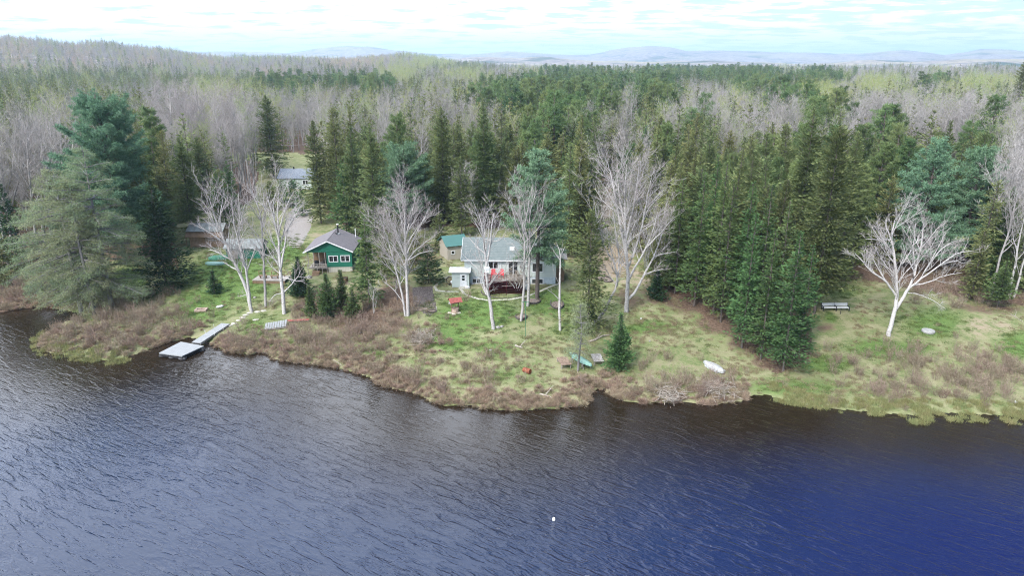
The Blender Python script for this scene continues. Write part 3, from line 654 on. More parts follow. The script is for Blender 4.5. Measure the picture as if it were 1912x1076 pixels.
HERO_BASES = [(215,468,3.5),(310,540,4),(757,440,3),(1003,555,4),(1705,505,4),(1790,500,3),(1520,585,3.5),(1885,262,3),(385,458,8),(455,480,7),(620,500,6),(550,352,8),(845,470,6),(190,575,5)]
def build_woods():
    rng = np.random.default_rng(12)
    ko = [(ground(x, y), r) for x, y, r in HERO_BASES]
    cand = []
    for r0, r1, cell in ((95, 210, 4.1), (210, 420, 4.8), (420, 800, 6.2), (800, 1400, 8.2), (1400, 2500, 11.5)):
        xs = np.arange(-r1*.86, r1*.86, cell); ys = np.arange(r0*.6, r1, cell); X, Y = np.meshgrid(xs, ys); X = X.ravel()+rng.uniform(-.45, .45, X.size)*cell; Y = Y.ravel()+rng.uniform(-.45, .45, Y.size)*cell
        r = np.hypot(X, Y); k = (r >= r0) & (r < r1) & (np.abs(np.arctan2(X, Y)) < R(41)); X = X[k]; Y = Y[k]; Z = height(X, Y)
        px, py = proj(X, Y, Z); k = ~in_poly(px, py, CLEAR); X, Y, Z, px, py = X[k], Y[k], Z[k], px[k], py[k]
        if r1 < 430:
            qx, qy = proj(X, Y, Z+16); k = np.ones(len(X), bool)
            for hx, hb, ht, hw in HERO_VIEW: k &= ~((py > hb-6) & (np.abs(qx-hx) < hw) & (qy < ht+.6*(hb-ht)))
            X, Y, Z, px, py = X[k], Y[k], Z[k], px[k], py[k]
        if r1 < 300:
            k = np.ones(len(X), bool)
            for p, rad in ko: k &= np.hypot(X-p[0], Y-p[1]) > rad
            X, Y, Z, px, py = X[k], Y[k], Z[k], px[k], py[k]
        cand.append(np.stack([X, Y, Z, px, py], 1))
    C = np.concatenate(cand); rr = np.hypot(C[:, 0], C[:, 1]); C = C[np.argsort(rr)]; rr = np.sort(rr)
    tx, ty = proj(C[:, 0], C[:, 1], C[:, 2]+17); wob = (fbm(C[:, 0]/18, C[:, 1]/18, 77)-.5)*2; rnd = rng.random(len(C)); rs = rng.random(len(C)); rot = rng.random(len(C))*6.283
    caps = {'S': 262, 'F': 60, 'P': 130, 'B': 280, 'W': 60, 'G': 70}; got = dict.fromkeys(caps, 0); far = {k: [] for k in 'SPBGY'}
    placed = []
    for i in range(len(C)):
        k = pick_kind(tx[i], ty[i], rnd[i], wob[i]*.5)
        if k is None: continue
        x, y, z = C[i, :3]; py = ty[i]
        if k in got and got[k] < caps[k] and rr[i] < 420 and abs(math.atan2(x, y)) < R(38.5):
            got[k] += 1; placed.append((k, x, y, z, C[i, 3], rs[i], rot[i], tx[i], py)); continue
        kk = {'F': 'P', 'W': 'B'}.get(k, k); far[kk].append((x, y, z-.2, rot[i], (.50+.42*rs[i]) if kk in 'BY' else (.68+.5*rs[i])))
    place_individuals(placed)
    names = {'S': ('spruce_wood', 'dark pointed conifers massed through the far woods'), 'P': ('pine_wood', 'mid green round crowned pines massed in the middle distance'),
             'B': ('bare_wood', 'leafless grey hardwoods filling the far flats and hills'), 'G': ('budding_wood', 'pale yellow green budding trees dotted through the far woods'), 'Y': ('maple_wood', 'straw coloured budding maples along the left hill crest')}
    for k, l in far.items():
        if not l: continue
        A = np.array(l); scatter(names[k][0], names[k][1], A[:, :3], A[:, 3], A[:, 4], k, len(FARCOL[k].objects))
    print('woods', got, {k: len(v) for k, v in far.items()})
PLACES = [(-400,140,"behind the larches at the left edge","left-edge woods"),(140,330,"behind the great white pine"),(330,470,"behind the brown woodshed"),(470,600,"beyond the gravel drive"),(600,700,"above the green cabin"),
 (700,830,"above the lone round pine"),(830,930,"above the beige garage"),(930,1060,"behind the white cottage"),(1060,1150,"above the sandy clearing"),(1150,1290,"behind the tallest birch"),(1290,1440,"above the shoreline fir grove"),
 (1440,1600,"behind the bench lawn"),(1600,1830,"behind the twin white pines"),(1830,2400,"at the right edge")]
_one = ['', 'first','second','third','fourth','fifth','sixth','seventh','eighth','ninth','tenth','eleventh','twelfth','thirteenth','fourteenth','fifteenth','sixteenth','seventeenth','eighteenth','nineteenth']
_tens = {20: 'twent', 30: 'thirt', 40: 'fort', 50: 'fift', 60: 'sixt', 70: 'sevent', 80: 'eight', 90: 'ninet'}
_fam = ["in front", "second row", "third row", "fourth row"]
def nth(n):
    if n < 20: return _one[n]
    if n >= 100: return 'hundred and '+nth(n-100) if n > 100 else 'hundredth'
    t = n//10*10; return _tens[t]+'ieth' if n % 10 == 0 else _tens[t]+'y-'+_one[n % 10]
KINDS = {'S': ('spruce_tree', 'olive green spruce', 'spruce tree', 'spruces of the woods', 'bark', 'spruce'), 'F': ('fir_tree', 'fresh green fir', 'fir tree', 'firs of the woods', 'bark', 'fir'),
 'P': ('pine_tree', 'mid green pine', 'pine tree', 'green pines of the woods', 'bark', 'gpine'), 'B': ('bare_tree', 'leafless grey hardwood', 'bare tree', 'bare hardwoods of the woods', 'gbark', 'twig'),
 'W': ('birch_tree', 'tall white stemmed leafless birch', 'birch tree', 'tall birches beyond the clearing', 'birch', 'wtwig'), 'G': ('budding_tree', 'pale green budding tree', 'budding tree', 'budding trees of the woods', 'gbark', 'bud')}
def place_individuals(placed):
    cnt = {}
    for k, x, y, z, bpx, rs, rot, tx, ty in placed:
        pi = next((i for i, p in enumerate(PLACES) if p[0] <= tx < p[1]), len(PLACES)-1 if tx > 0 else 0)
        vs = PROTO[k]; H, w, c = vs[int(rs*997) % len(vs)]; s = .60+.44*((rs*7.3) % 1)
        tall = 'tall ' if H*s > 20 else ('low ' if H*s < 14 else '')
        if k == 'W': tall = ''
        key = (k, tall, pi); cnt[key] = cnt.get(key, 0)+1; nm, adj, cat, grp, wm, cm = KINDS[k]
        lab = f"{tall}{adj} {PLACES[pi][2]}, {nth(cnt[key])} going back"
        tree_obj(nm, lab, cat, (x, y, z-.15), w, c, None, None, rot, s*(.84+.36*((rs*31.7) % 1)), grp, s).rotation_euler = (.05*math.sin(rs*91), .05*math.cos(rs*57), rot)
build_woods()

# ------------------------------------------------------------------ low growth
def low_protos():
    rng = np.random.default_rng(3)
    def c(k): q = bpy.data.collections.new(k); FARCOL[k] = q; return q
    def put(q, i, V, F, m): q.objects.link(bpy.data.objects.new('clump %02d' % i, mesh_np('clump', V, [F], m)))
    q = c('brush')
    for i in range(5):                      # leggy bare shrub
        H = 1.5+.3*i; st = []; P = []; D = []
        for s in range(22):
            a = rng.random()*6.28; ln = rng.random()*.55; b = np.array([math.cos(a), math.sin(a), 0])*.55*rng.random(); d = np.array([math.cos(a)*ln, math.sin(a)*ln, 1.]); L = H*(.5+.5*rng.random())
            p1 = b+d*L*.5+rng.normal(0, .05, 3); p2 = b+d*L+rng.normal(0, .12, 3); st.append((np.array([b, p1, p2]), np.array([.016, .011, .005])))
            for j in range(7):
                x = .3+.7*rng.random(); P.append(b*(1-x)+p2*x); D.append(d*.8+rng.normal(0, .5, 3))
        P = np.array(P); V, F = kites(P, np.array(D), .45*(.5+rng.random(len(P))), np.full(len(P), .035), rng, 1.5); W_, G_ = tubes_np(st, 3)
        put(q, i, np.concatenate([V, W_]), np.concatenate([F, G_+len(V)]), MT['brush'])
    q = c('gale')
    for i in range(4):
        n = 260; a = rng.random(n)*6.28; e = rng.random(n)**.55*1.5; D = np.stack([np.cos(a)*np.cos(e), np.sin(a)*np.cos(e), np.sin(e)+.1], 1); P = D*np.array([.55, .55, .26])*rng.random(n)[:, None]; P[:, 2] = np.abs(P[:, 2])
        V, F = kites(P, D+rng.normal(0, .35, D.shape), .42*(.5+rng.random(n)), np.full(n, .032), rng, 1.5); put(q, i, V, F, MT['gale'])
    for key, mt, h, w, sp, n in (('marsh', 'marsh', .55, .045, .30, 70), ('dry', 'dry', .34, .04, .5, 60), ('lawn', 'lawn', .13, .035, .35, 90)):
        q = c(key)
        for i in range(4):
            P = np.concatenate([rng.normal(0, .22, (n, 2)), np.zeros((n, 1))], 1); D = np.concatenate([rng.normal(0, sp, (n, 2)), np.ones((n, 1))], 1)
            V, F = kites(P, D, h*(.5+.7*rng.random(n)), np.full(n, w), rng, 1.5); put(q, i, V, F, MT[mt])
low_protos()
def grow_low():
    rng = np.random.default_rng(5); n = 420000
    X = rng.uniform(-85, 95, n); Y = rng.uniform(52, 135, n); Z = height(X, Y); px, py = proj(X, Y, Z); d = shore_dist(X, Y)
    def seg(x1, y1, x2, y2):
        L2 = (x2-x1)**2+(y2-y1)**2; t = np.clip(((px-x1)*(x2-x1)+(py-y1)*(y2-y1))/L2, 0, 1); return np.hypot(px-x1-t*(x2-x1), py-y1-t*(y2-y1))
    vis = (px > -160) & (px < 2080)
    for sx in ((350,648,436,604,13),(436,604,470,584,8),(502,610,530,608,12),(538,606,575,600,6),(1046,684,1118,680,11),(1064,668,1106,698,9),(978,697,992,699,8),(1318,682,1350,700,9),(622,673,640,684,4),(1008,738,1030,744,5)): vis &= seg(*sx[:4]) > sx[4]
    big = fbm(X/3.2, Y/3.2, 51); fine = fbm(X/1.1, Y/1.1, 57); A = 180*83/n
    def reg(lst): return blobs(px+30*(big-.5), py+16*(fine-.5), lst)
    green = blobs(px, py, GREEN)
    BR = [(230,610,130,50,1),(140,625,60,34,.8),(440,625,70,26,.5),(560,640,110,40,1),(670,630,110,62,1),(690,690,60,28,.9),(780,710,70,28,.7),(870,700,90,40,.45),(600,600,80,30,.9),(1290,725,100,22,1),(1340,715,45,24,.8),(1220,690,60,24,.3),
          (1690,700,130,40,.8),(1830,705,110,44,.9),(1540,675,40,18,.5),(20,545,100,34,1),(290,560,40,20,.4),(640,560,50,24,.7),(740,600,30,20,.5),(1850,560,100,14,.7),(1080,720,50,12,.3),(50,500,60,60,.5),(1190,745,60,10,.5),(1740,545,60,16,.7),(350,645,80,12,.8),(430,650,60,14,.8),(560,672,80,14,.8)]
    prob = reg(BR)*sstep(.22, .52, big+.12)*(d > .2)
    k = vis & (rng.random(n) < prob*A*1.3); lay = [('shore_brush', 'leafless grey brown brush along the lakeshore', k, 'brush', .35, .85, 5)]
    e1 = sstep(3.6, .6, d)*(d > -.25)*((px > 235)*(px < 1400)+(px < 110)*(d > .0))
    k = vis & (rng.random(n) < e1*A*5.0*sstep(.25, .5, big+.1)+reg([(200,640,120,30,.6),(600,660,150,30,.6),(760,720,80,30,.8),(900,742,150,18,1),(1250,740,120,14,.9),(800,640,30,26,.9),(500,655,60,12,.7)])*(d > -.1)*A*1.6)
    lay.append(('low_brush', 'tan and rusty low brush fringing the water', k, 'gale', .4, 1.0, 4))
    ms = ((px < 235) & (py > 625) & (d > -1.1) & (d < 2.2)) | ((px > 1440) & (d > -.9) & (d < 2.0)) | ((np.abs(px-222) < 22) & (np.abs(py-686) < 5)) | ((px > 60)&(px<130)&(np.abs(py-648)<12)&(d>-2)) | ((px>1690)&(px<1905)&(d>-1.9)&(d<1))
    k = vis & ms & (rng.random(n) < A*7*sstep(.34, .55, fine)); lay.append(('marsh_grass', 'fresh yellow green marsh grass standing at the water edge', k, 'marsh', .45, 1.0, 4))
    dr = (d > .3)*(py > 455)*(1-.8*green)*sstep(.42, .62, big)*.9+reg([(1230,620,90,30,1),(1000,655,110,20,1),(950,700,110,30,1),(1110,700,80,20,.9),(1560,740,200,18,1),(1400,700,90,26,.8),(740,660,40,20,.8),(900,745,180,22,1.2),(560,672,100,16,1),(1250,740,130,18,1),(180,640,90,30,.8)])*(d > .0)*1.8
    k = vis & (rng.random(n) < dr*A*1.3); lay.append(('dry_grass', 'straw coloured tufts of last year grass on the bank', k, 'dry', .5, 1.0, 4))
    k = vis & in_poly(px, py, CLEAR) & (d > .6) & (rng.random(n) < A*2.4*sstep(.25, .6, green+.5*(fine-.3))); lay.append(('lawn_grass', 'short fresh green lawn grass', k, 'lawn', .6, 1.3, 4))
    for nm, lab, k, c, s0, s1, nn in lay:
        z = np.where(d[k] < 0, -.05, Z[k]-.03); m = k.sum()
        scatter(nm, lab, np.stack([X[k], Y[k], z], 1), rng.random(m)*6.28, s0+(s1-s0)*rng.random(m), c, nn); print(nm, m)
grow_low()

# ------------------------------------------------------------------ hand-placed trees
def base_top(bx, by, ty, tx=None):
    g = ground(bx, by); p = atY(tx if tx is not None else bx, ty, g[1]); return g, p[2]-g[2]
def put_conifer(name, cat, label, bx, by, ty, wpx, mat, seed, fn=conifer, wm='bark', group=None, rz=0, **kw):
    g, H = base_top(bx, by, ty); mpp = math.hypot(g[1], CAMZ)/FPX; Rd = wpx*mpp/2
    c, w = fn(seed=seed, H=H, Rad=Rd, **kw)
    return tree_obj(name, label, cat, (g[0], g[1], g[2]-.1), w, c, MT[wm], MT[mat], rz, 1.0, group)
def put_birch(name, label, base, trunks, seed, wood='birch', twig='wtwig', dens=1.0, levels=2, rad=.2, depth=1.0, twigw=.009, twig_len=.7, cat='birch tree', group='white birches of the shore', twigs=True, up=.35, finest=.02):
    """trunks: list of photo-pixel polylines (first point low), radius factor, depth lean"""
    g = ground(*base); rng = np.random.default_rng(seed); limbs = []
    for pts, rf in trunks:
        sgn = rng.uniform(-1, 1)*depth; k = len(pts); P = []
        low = math.hypot(pts[0][0]-base[0], pts[0][1]-base[1]) < 22
        for i, (x, y) in enumerate(pts):
            if twigs: y = base[1]+(y-base[1])*.93; x = base[0]+(x-base[0])*.97
            q = atY(x, y, g[1]); q[1] += sgn*(i/(k-1))**1.2*2.2*(k/6) if not (low and rf > .5) else sgn*.25*i
            P.append(q-g)
        P = np.array(P)
        if not low and limbs:                    # spring from the nearest wood already there
            best = min(((math.hypot(q[0]-P[0][0], q[2]-P[0][2]), L_, j) for L_, (Q_, R_) in enumerate(limbs) for j, q in enumerate(Q_)), key=lambda t_: t_[0])
            q0 = limbs[best[1]][0][best[2]]; rp = limbs[best[1]][1][best[2]]; P[:, 1] += q0[1]-P[0][1]; P[0] = q0; rf = min(rf, max(.12, rp*.92/rad))
        if low: P[0][2] = min(P[0][2], 0)-.25
        fin = np.linspace(0, len(P)-1, (len(P)-1)*3+1); Q = np.stack([np.interp(fin, range(len(P)), P[:, c]) for c in range(3)], 1)
        Q[1:-1] = (Q[:-2]+2*Q[1:-1]+Q[2:])/4; Q[1:-1] += rng.normal(0, .03, Q[1:-1].shape)
        limbs.append((Q, rad*rf*(1-np.linspace(0, 1, len(Q)))**.8*.92+.018))
    if twigs:
        wd_, tw = sub_branches(rng, limbs, levels, dens=dens*1.02, twig_len=twig_len, up=up, finest=finest, start=.3, twigw=twigw); 
    else:
        wd_, tw = sub_branches(rng, limbs, 1, dens=.25, twig_len=.3, up=up, finest=.02, start=.5)
    thick = [w for w in wd_ if w[1][0] > .05]; thin = [w for w in wd_ if w[1][0] <= .05]; V1, F1 = tubes_np(thick, 8)
    if thin: V2, F2 = tubes_np(thin, 3); V1, F1 = np.concatenate([V1, V2]), np.concatenate([F1, F2+len(V1)])
    return tree_obj(name, label, cat, tuple(g), (V1, F1), (tw[0], tw[1]), MT[wood], MT[twig], 0, 1, group)
# larches
for i, (bx, by, ty, w, lb) in enumerate([(210,578,270,172,'large wispy grey green larch, right trunk of the shoreline clump'),(152,582,310,170,'wispy larch with the leftmost leaning trunk of the clump'),(177,588,330,120,'smaller larch between the two bigger larch trunks'),(112,560,372,150,'low spreading pale larch reaching over the inlet')]):
    put_conifer('larch_tree', 'larch tree', lb, bx, by, ty, w, 'larch', 200+i, fn=pinetree, wm='greybark', group='larches of the shoreline clump', base=.14, whorls=19, per=6, tuft=.42, shape='wide' if i < 3 else 'oval', larch=True, droop=-.22, density=.85)
put_conifer('fir_tree', 'fir tree', 'big dense dark fir with skirts to the ground beside the larches', 312, 541, 336, 116, 'darkfir', 211, base=.02, tl=.55, tw=.2, power=.85, per=9, droop=-.2, top_up=.5, group='firs of the shore')
put_conifer('white_pine', 'white pine', 'great blue green white pine towering behind the larches', 234, 492, 192, 172, 'pine', 212, fn=pinetree, base=.22, density=1.25, whorls=21, per=8, tuft=.5, shape='round', wm='bark', group='white pines')
put_conifer('white_pine', 'white pine', 'lone round topped blue green pine above the birch by the cabin', 757, 432, 279, 104, 'pine', 213, fn=pinetree, base=.25, whorls=15, per=8, tuft=.45, shape='round', group='white pines')
put_conifer('white_pine', 'white pine', 'blue green pine with thick bare trunk in front of the white cottage', 1003, 556, 277, 112, 'pine', 214, fn=pinetree, base=.27, whorls=17, per=7, tuft=.45, shape='oval', droop=-.10, group='white pines')
put_conifer('white_pine', 'white pine', 'layered blue green white pine, left of the twin pair', 1708, 500, 262, 160, 'pine', 215, fn=pinetree, base=.12, whorls=18, per=7, tuft=.45, shape='cone', group='white pines')
put_conifer('white_pine', 'white pine', 'rounder blue green white pine, right of the twin pair', 1795, 492, 280, 96, 'pine', 216, fn=pinetree, base=.15, whorls=17, per=8, tuft=.42, shape='round', group='white pines')
put_conifer('spruce_tree', 'spruce tree', 'lone tall spruce rising above the skyline at the right', 1884, 262, 108, 52, 'spruce', 217, base=.1, dens=.8, ragged=.3, group='spruces of the woods')
SPR = [(35,500,345,52,'darkfir','dark narrow spruce at the left edge beside pale trunks'),(362,452,257,86,'spruce','olive spruce directly behind the brown woodshed'),(414,420,316,40,'fir','small spruce behind the grey shed, left of a pair'),(436,418,302,40,'fir','small spruce behind the grey shed, right of a pair'),
 (511,330,178,78,'spruce','tall spruce standing left of the far grey roofed cottage'),(600,417,226,70,'spruce','spruce with dark lower boughs at the end of the drive'),(648,440,300,60,'fir','bright green spruce right behind the green cabin roof'),(668,444,238,64,'spruce','tall olive spruce behind the green cabin'),
 (704,470,232,74,'spruce','tall spruce between the green cabin and the round pine'),(830,418,200,84,'spruce','broad olive spruce above the beige garage'),(905,425,190,66,'spruce','tall spruce behind the cottage chimney end'),(862,440,292,60,'spruce','mid sized spruce beside the beige garage roof'),(800,530,455,70,'darkfir','low dark spruce between garage and white porch'),
 (1520,586,236,122,'spruce','largest olive spruce with clear trunk beside the benches'),(1562,526,246,90,'spruce','second olive spruce behind the benches'),(1478,540,205,84,'spruce','slim olive spruce rising behind the fir grove'),(1640,500,330,80,'spruce','dark olive spruce left of the twin white pines'),
 (1850,545,350,60,'fir','narrow fir behind the small pine at right'),(1812,560,430,54,'spruce','low spruce under the right white pine'),(1240,500,300,80,'spruce','dark spruce right of the tallest birch'),(1225,535,380,70,'spruce','shaded spruce under the tallest birch crown'),(1097,624,395,92,'spruce','thin wispy spruce in front of the cottage corner'),(1060,480,268,60,'spruce','spruce right behind the cottage corner'),
 (1080,470,250,64,'spruce','spruce beside the sandy clearing, left side'),(1185,470,262,70,'spruce','spruce behind the tallest birch crown'),(690,570,404,58,'fir','tall narrow fir on the bank right of the green cabin'),(742,560,425,56,'spruce','thin dull spruce behind the white birch by the cabin'),(722,520,432,50,'spruce','dull spruce between narrow fir and round pine'),(775,505,425,56,'spruce','dark spruce right of the white birch crown foot'),(740,480,395,54,'spruce','spruce under the left side of the round pine'),
 (822,470,400,50,'spruce','spruce left of the beige garage roof'),(548,384,334,44,'fir','spruce shading the front of the far grey roofed cottage'),(528,378,336,34,'fir','slim spruce before the far cottage, left side'),(600,372,300,50,'spruce','spruce hiding the right end of the far cottage'),(1895,542,395,56,'spruce','low spruce behind the leaning birch pair at right'),(1873,550,440,46,'spruce','small spruce left of the leaning birch pair'),(1908,478,335,66,'spruce','mid sized spruce at the far right edge'),(6,528,425,64,'spruce','spruce at the far left edge above the inlet'),(418,400,318,60,'spruce','dense spruce behind the shed clearing'),(566,402,348,36,'fir','small fir at the head of the gravel drive'),(508,392,338,44,'spruce','dull spruce left of the gravel drive'),(632,398,296,50,'spruce','spruce behind the small clearing above the cabin')]
for i, (bx, by, ty, w, mt, lb) in enumerate(SPR):
    kw = dict(base=.06, per=7)
    if 'wispy' in lb: kw = dict(base=.05, per=7, dens=.8, ragged=.35, power=.5)
    if 'clear trunk' in lb: kw = dict(base=.12, per=8, power=.6, ragged=.25)
    if 'thin dull' in lb: kw = dict(base=.2, per=5, dens=.6)
    put_conifer('fir_tree' if mt != 'spruce' else 'spruce_tree', 'fir tree' if mt != 'spruce' else 'spruce tree', lb, bx, by, ty, w, mt, 230+i, group='spruces around the clearings', **kw)
GROVE = [(1296,572,322,66),(1332,585,300,70),(1345,602,335,68),(1378,612,338,70),(1410,630,345,72),(1385,650,395,64),(1442,650,372,76),(1420,672,430,58),(1462,694,432,84),(1492,660,458,60),(1318,560,290,60),(1260,548,330,70)]
_gl = ['at its far left end','second from its left end','third from its left end','in its middle behind the front row','right of its middle','in front of its middle','rising highest near its right end','low in its front row','foremost with a pale trunk near the water','narrow at its right end','behind its left end','under the birch at its start']
for i, (bx, by, ty, w) in enumerate(GROVE):
    put_conifer('fir_tree', 'fir tree', 'green fir of the shoreline grove, '+_gl[i], bx, by, ty, w, 'fir', 270+i, base=.07, per=7, tl=.5, tw=.17, droop=-.12, top_up=.5, power=.8, ragged=.3, group='firs of the shoreline grove')
YOUNG = [(401,549,506,30,'darkfir','small dark fir alone on the left lawn'),(562,553,480,52,'darkfir','small dark fir beside the right branch of the birches'),(581,592,534,34,'fir','bright little fir left of three on the bank'),(614,592,512,52,'fir','bright small fir, middle of three on the bank'),
 (660,592,540,34,'fir','small fir at the foot of the narrow tall fir'),(1155,690,586,58,'fir','bright pyramid fir alone near the shore'),(1861,576,488,50,'gpine','small light green pine on a thin stem at right'),(1100,600,560,30,'darkfir','tiny fir below the leaning birch'),(1225,560,505,40,'darkfir','dark low fir at the edge of the brown track'),(640,575,505,34,'fir','slim young fir left of the narrow tall fir')]
for i, (bx, by, ty, w, mt, lb) in enumerate(YOUNG):
    put_conifer('young_fir' if mt != 'gpine' else 'young_pine', 'fir tree' if mt != 'gpine' else 'pine tree', lb, bx, by, ty, w, mt, 290+i, base=.03 if mt != 'gpine' else .2, step=.2, per=9, dens=1.5, tl=.36, tw=.17, droop=.05, top_up=.6, power=.95, group='young firs')
put_conifer('larch_sapling', 'larch tree', 'thin wispy larch with twin dark stems over the green canoe', 1079, 693, 565, 46, 'larch', 305, fn=pinetree, wm='greybark', base=.25, whorls=10, per=4, tuft=.3, shape='wide', larch=True, group='larches of the shoreline clump')

put_birch('birch_tree', 'full crowned white birch with twin trunks between cabin and cottage', (762,590), [
 ([(762,592),(760,540),(759,500),(757,450),(756,400),(757,349)],1),([(757,591),(751,550),(739,505),(727,455),(715,420),(706,398)],.62),([(759,500),(745,465),(730,440),(712,425)],.35),([(758,490),(775,460),(795,440),(813,428)],.4),([(758,470),(775,430),(790,400),(800,378)],.4),
 ([(758,480),(742,440),(730,400),(722,374)],.4),([(757,440),(765,400),(772,370),(775,354)],.35),([(757,430),(748,395),(742,360)],.35),([(752,560),(735,538),(712,520)],.25),([(756,495),(740,478),(712,468)],.3),([(759,478),(785,462),(810,455)],.3),([(757,455),(778,415),(796,392)],.3),([(757,460),(738,420),(724,392)],.3)], 1, rad=.24, dens=1.2)
put_birch('birch_tree', 'tallest white birch with wide fanning crown over the brown track', (1170,583), [
 ([(1170,584),(1170,545),(1173,510),(1168,460),(1166,400),(1165,340),(1168,284)],1),([(1171,556),(1190,540),(1205,510),(1225,475),(1240,440),(1250,412)],.6),([(1172,520),(1185,490),(1205,450),(1218,410),(1224,375)],.5),([(1173,500),(1185,460),(1200,410),(1210,350),(1219,308)],.6),
 ([(1170,470),(1160,420),(1150,360),(1140,300),(1136,284)],.55),([(1168,440),(1180,380),(1190,320),(1192,284)],.5),([(1167,420),(1158,360),(1152,306)],.4),([(1225,475),(1245,468),(1266,465)],.22),([(1205,510),(1225,500),(1240,494)],.2),([(1168,455),(1180,415),(1196,372)],.35),([(1205,455),(1230,420),(1256,385)],.35),([(1165,400),(1172,350),(1178,300)],.35)], 2, rad=.32, dens=1.2)
put_birch('birch_tree', 'leaning crooked birch with its foot bent beside the tallest birch', (1106,606), [
 ([(1104,607),(1125,585),(1133,570),(1140,548),(1153,525),(1148,480),(1128,450),(1114,400),(1106,350)],1),([(1146,535),(1157,490),(1153,430),(1146,380)],.6),([(1133,570),(1128,560)],.3),([(1128,450),(1118,435)],.3),([(1150,500),(1140,450),(1124,385)],.35)], 3, rad=.19, dens=.8)
put_birch('birch_tree', 'leaning forked white birch with a white birdhouse before the deck', (922,615), [
 ([(922,617),(917,575),(910,540),(908,510),(905,470),(900,420),(893,388)],1),([(912,552),(902,530),(898,505),(900,470)],.6),([(908,490),(915,450),(918,410),(922,384)],.5),([(905,470),(885,450),(872,436)],.3),([(905,440),(925,445),(946,428)],.25),([(910,555),(900,538),(893,505)],.35),([(903,445),(890,410),(880,392)],.3),([(915,450),(930,420),(934,400)],.25)], 4, rad=.25, dens=.95)
put_birch('birch_tree', 'thin grey leafless birch pole left of the cottage pine', (973,600), [([(973,601),(977,560),(979,510),(980,440),(975,395),(965,345)],1),([(979,450),(966,410),(955,375),(948,350)],.4),([(978,420),(985,385),(990,350)],.35)], 5, wood='gbark', rad=.18, dens=.8)
put_birch('birch_tree', 'upright white birch beside the tank and cottage pine', (985,572), [([(985,573),(987,530),(988,480),(990,430),(988,390),(998,355),(1004,338)],1),([(989,440),(975,410),(962,380),(950,350)],.5),([(990,430),(1005,405),(1015,370),(1020,345)],.55),([(989,420),(980,380),(976,345)],.4)], 6, rad=.2, dens=.9)
put_birch('dead_birch', 'short dead birch snag with a forked broken top', (1046,617), [([(1046,617),(1044,560),(1047,500),(1047,480),(1055,462)],1),([(1046,490),(1036,472),(1027,458)],.5),([(1046,480),(1044,466),(1040,456)],.45),([(1044,556),(1034,548),(1022,537)],.3)], 7, rad=.17, twigs=False, cat='dead tree')
put_birch('birch_tree', 'leaning multi stemmed birch, left of three on the left lawn', (471,582), [
 ([(471,584),(463,545),(450,510),(438,480),(425,450),(412,420),(400,385),(390,347)],1),([(469,583),(466,545),(462,500),(455,465),(447,430),(440,390),(437,348)],.8),([(438,480),(415,470),(395,460),(383,461)],.35),([(445,495),(425,490),(408,484)],.3),([(425,450),(405,430),(385,415),(374,400)],.4),([(455,465),(448,420),(455,385),(462,358)],.45),([(412,420),(410,390),(415,352)],.4),([(462,500),(472,470),(480,440)],.3),([(430,455),(428,420),(434,395)],.35),([(466,545),(448,552)],.2)], 8, rad=.27, dens=1.0)
put_birch('birch_tree', 'straight slender white birch, middle of three on the left lawn', (496,573), [([(496,574),(493,520),(489,470),(487,430),(483,390),(470,355),(456,334)],1),([(487,420),(490,380),(502,342)],.5),([(486,400),(475,380),(452,362)],.4),([(484,392),(488,360),(484,336)],.4)], 9, rad=.2, dens=.9)
put_birch('birch_tree', 'stout white birch with low crooked arms, right of three on the left lawn', (531,586), [
 ([(531,588),(527,545),(521,500),(518,460),(515,420),(512,380),(515,338)],1),([(521,500),(528,460),(532,420),(545,395),(558,372)],.5),([(516,440),(508,400),(500,370),(494,344)],.5),([(525,545),(545,528),(560,508),(566,494)],.3),([(524,520),(540,517),(552,523),(568,521)],.35),([(519,470),(505,440),(498,408)],.4),([(516,430),(526,390),(540,356)],.4),([(514,400),(505,370),(508,345)],.35),([(526,540),(512,548),(504,560)],.2)], 10, rad=.29, dens=1.0)
put_birch('birch_tree', 'broad spreading pale birch alone on the right lawn', (1660,628), [
 ([(1659,629),(1668,595),(1677,570),(1681,545),(1682,510),(1680,470),(1676,440),(1681,418),(1690,396)],1),([(1682,505),(1700,470),(1710,440),(1726,424)],.35),([(1676,445),(1655,440),(1628,440)],.25),([(1679,550),(1660,520),(1635,505),(1612,478),(1600,464)],.45),([(1674,580),(1695,552),(1712,533),(1726,500),(1740,465),(1750,430),(1756,404)],.75),([(1705,542),(1727,518),(1747,470),(1766,418)],.5),([(1727,518),(1760,490),(1790,460),(1816,455)],.45),
 ([(1760,490),(1790,478),(1815,486)],.28),([(1700,546),(1722,546),(1745,556),(1764,570)],.16),([(1740,480),(1770,450),(1794,442)],.3),([(1680,470),(1662,440),(1650,415)],.3),([(1676,440),(1668,415),(1672,396)],.28),([(1726,500),(1722,460),(1730,410)],.3),([(1660,520),(1650,500),(1640,470)],.25),([(1712,534),(1740,524),(1772,508),(1800,500)],.28)], 13, rad=.28, dens=1.05, depth=1.3)
put_birch('birch_tree', 'leaning pale birch pair at the right edge, left stem', (1884,556), [([(1884,557),(1893,510),(1903,465),(1912,425),(1925,370)],1),([(1903,465),(1898,430),(1900,395)],.3)], 14, rad=.2, dens=.5)
put_birch('birch_tree', 'leaning pale birch pair at the right edge, right stem', (1892,556), [([(1892,557),(1905,515),(1918,470),(1935,410)],1),([(1912,490),(1925,440),(1930,400)],.3)], 15, rad=.17, dens=.5)
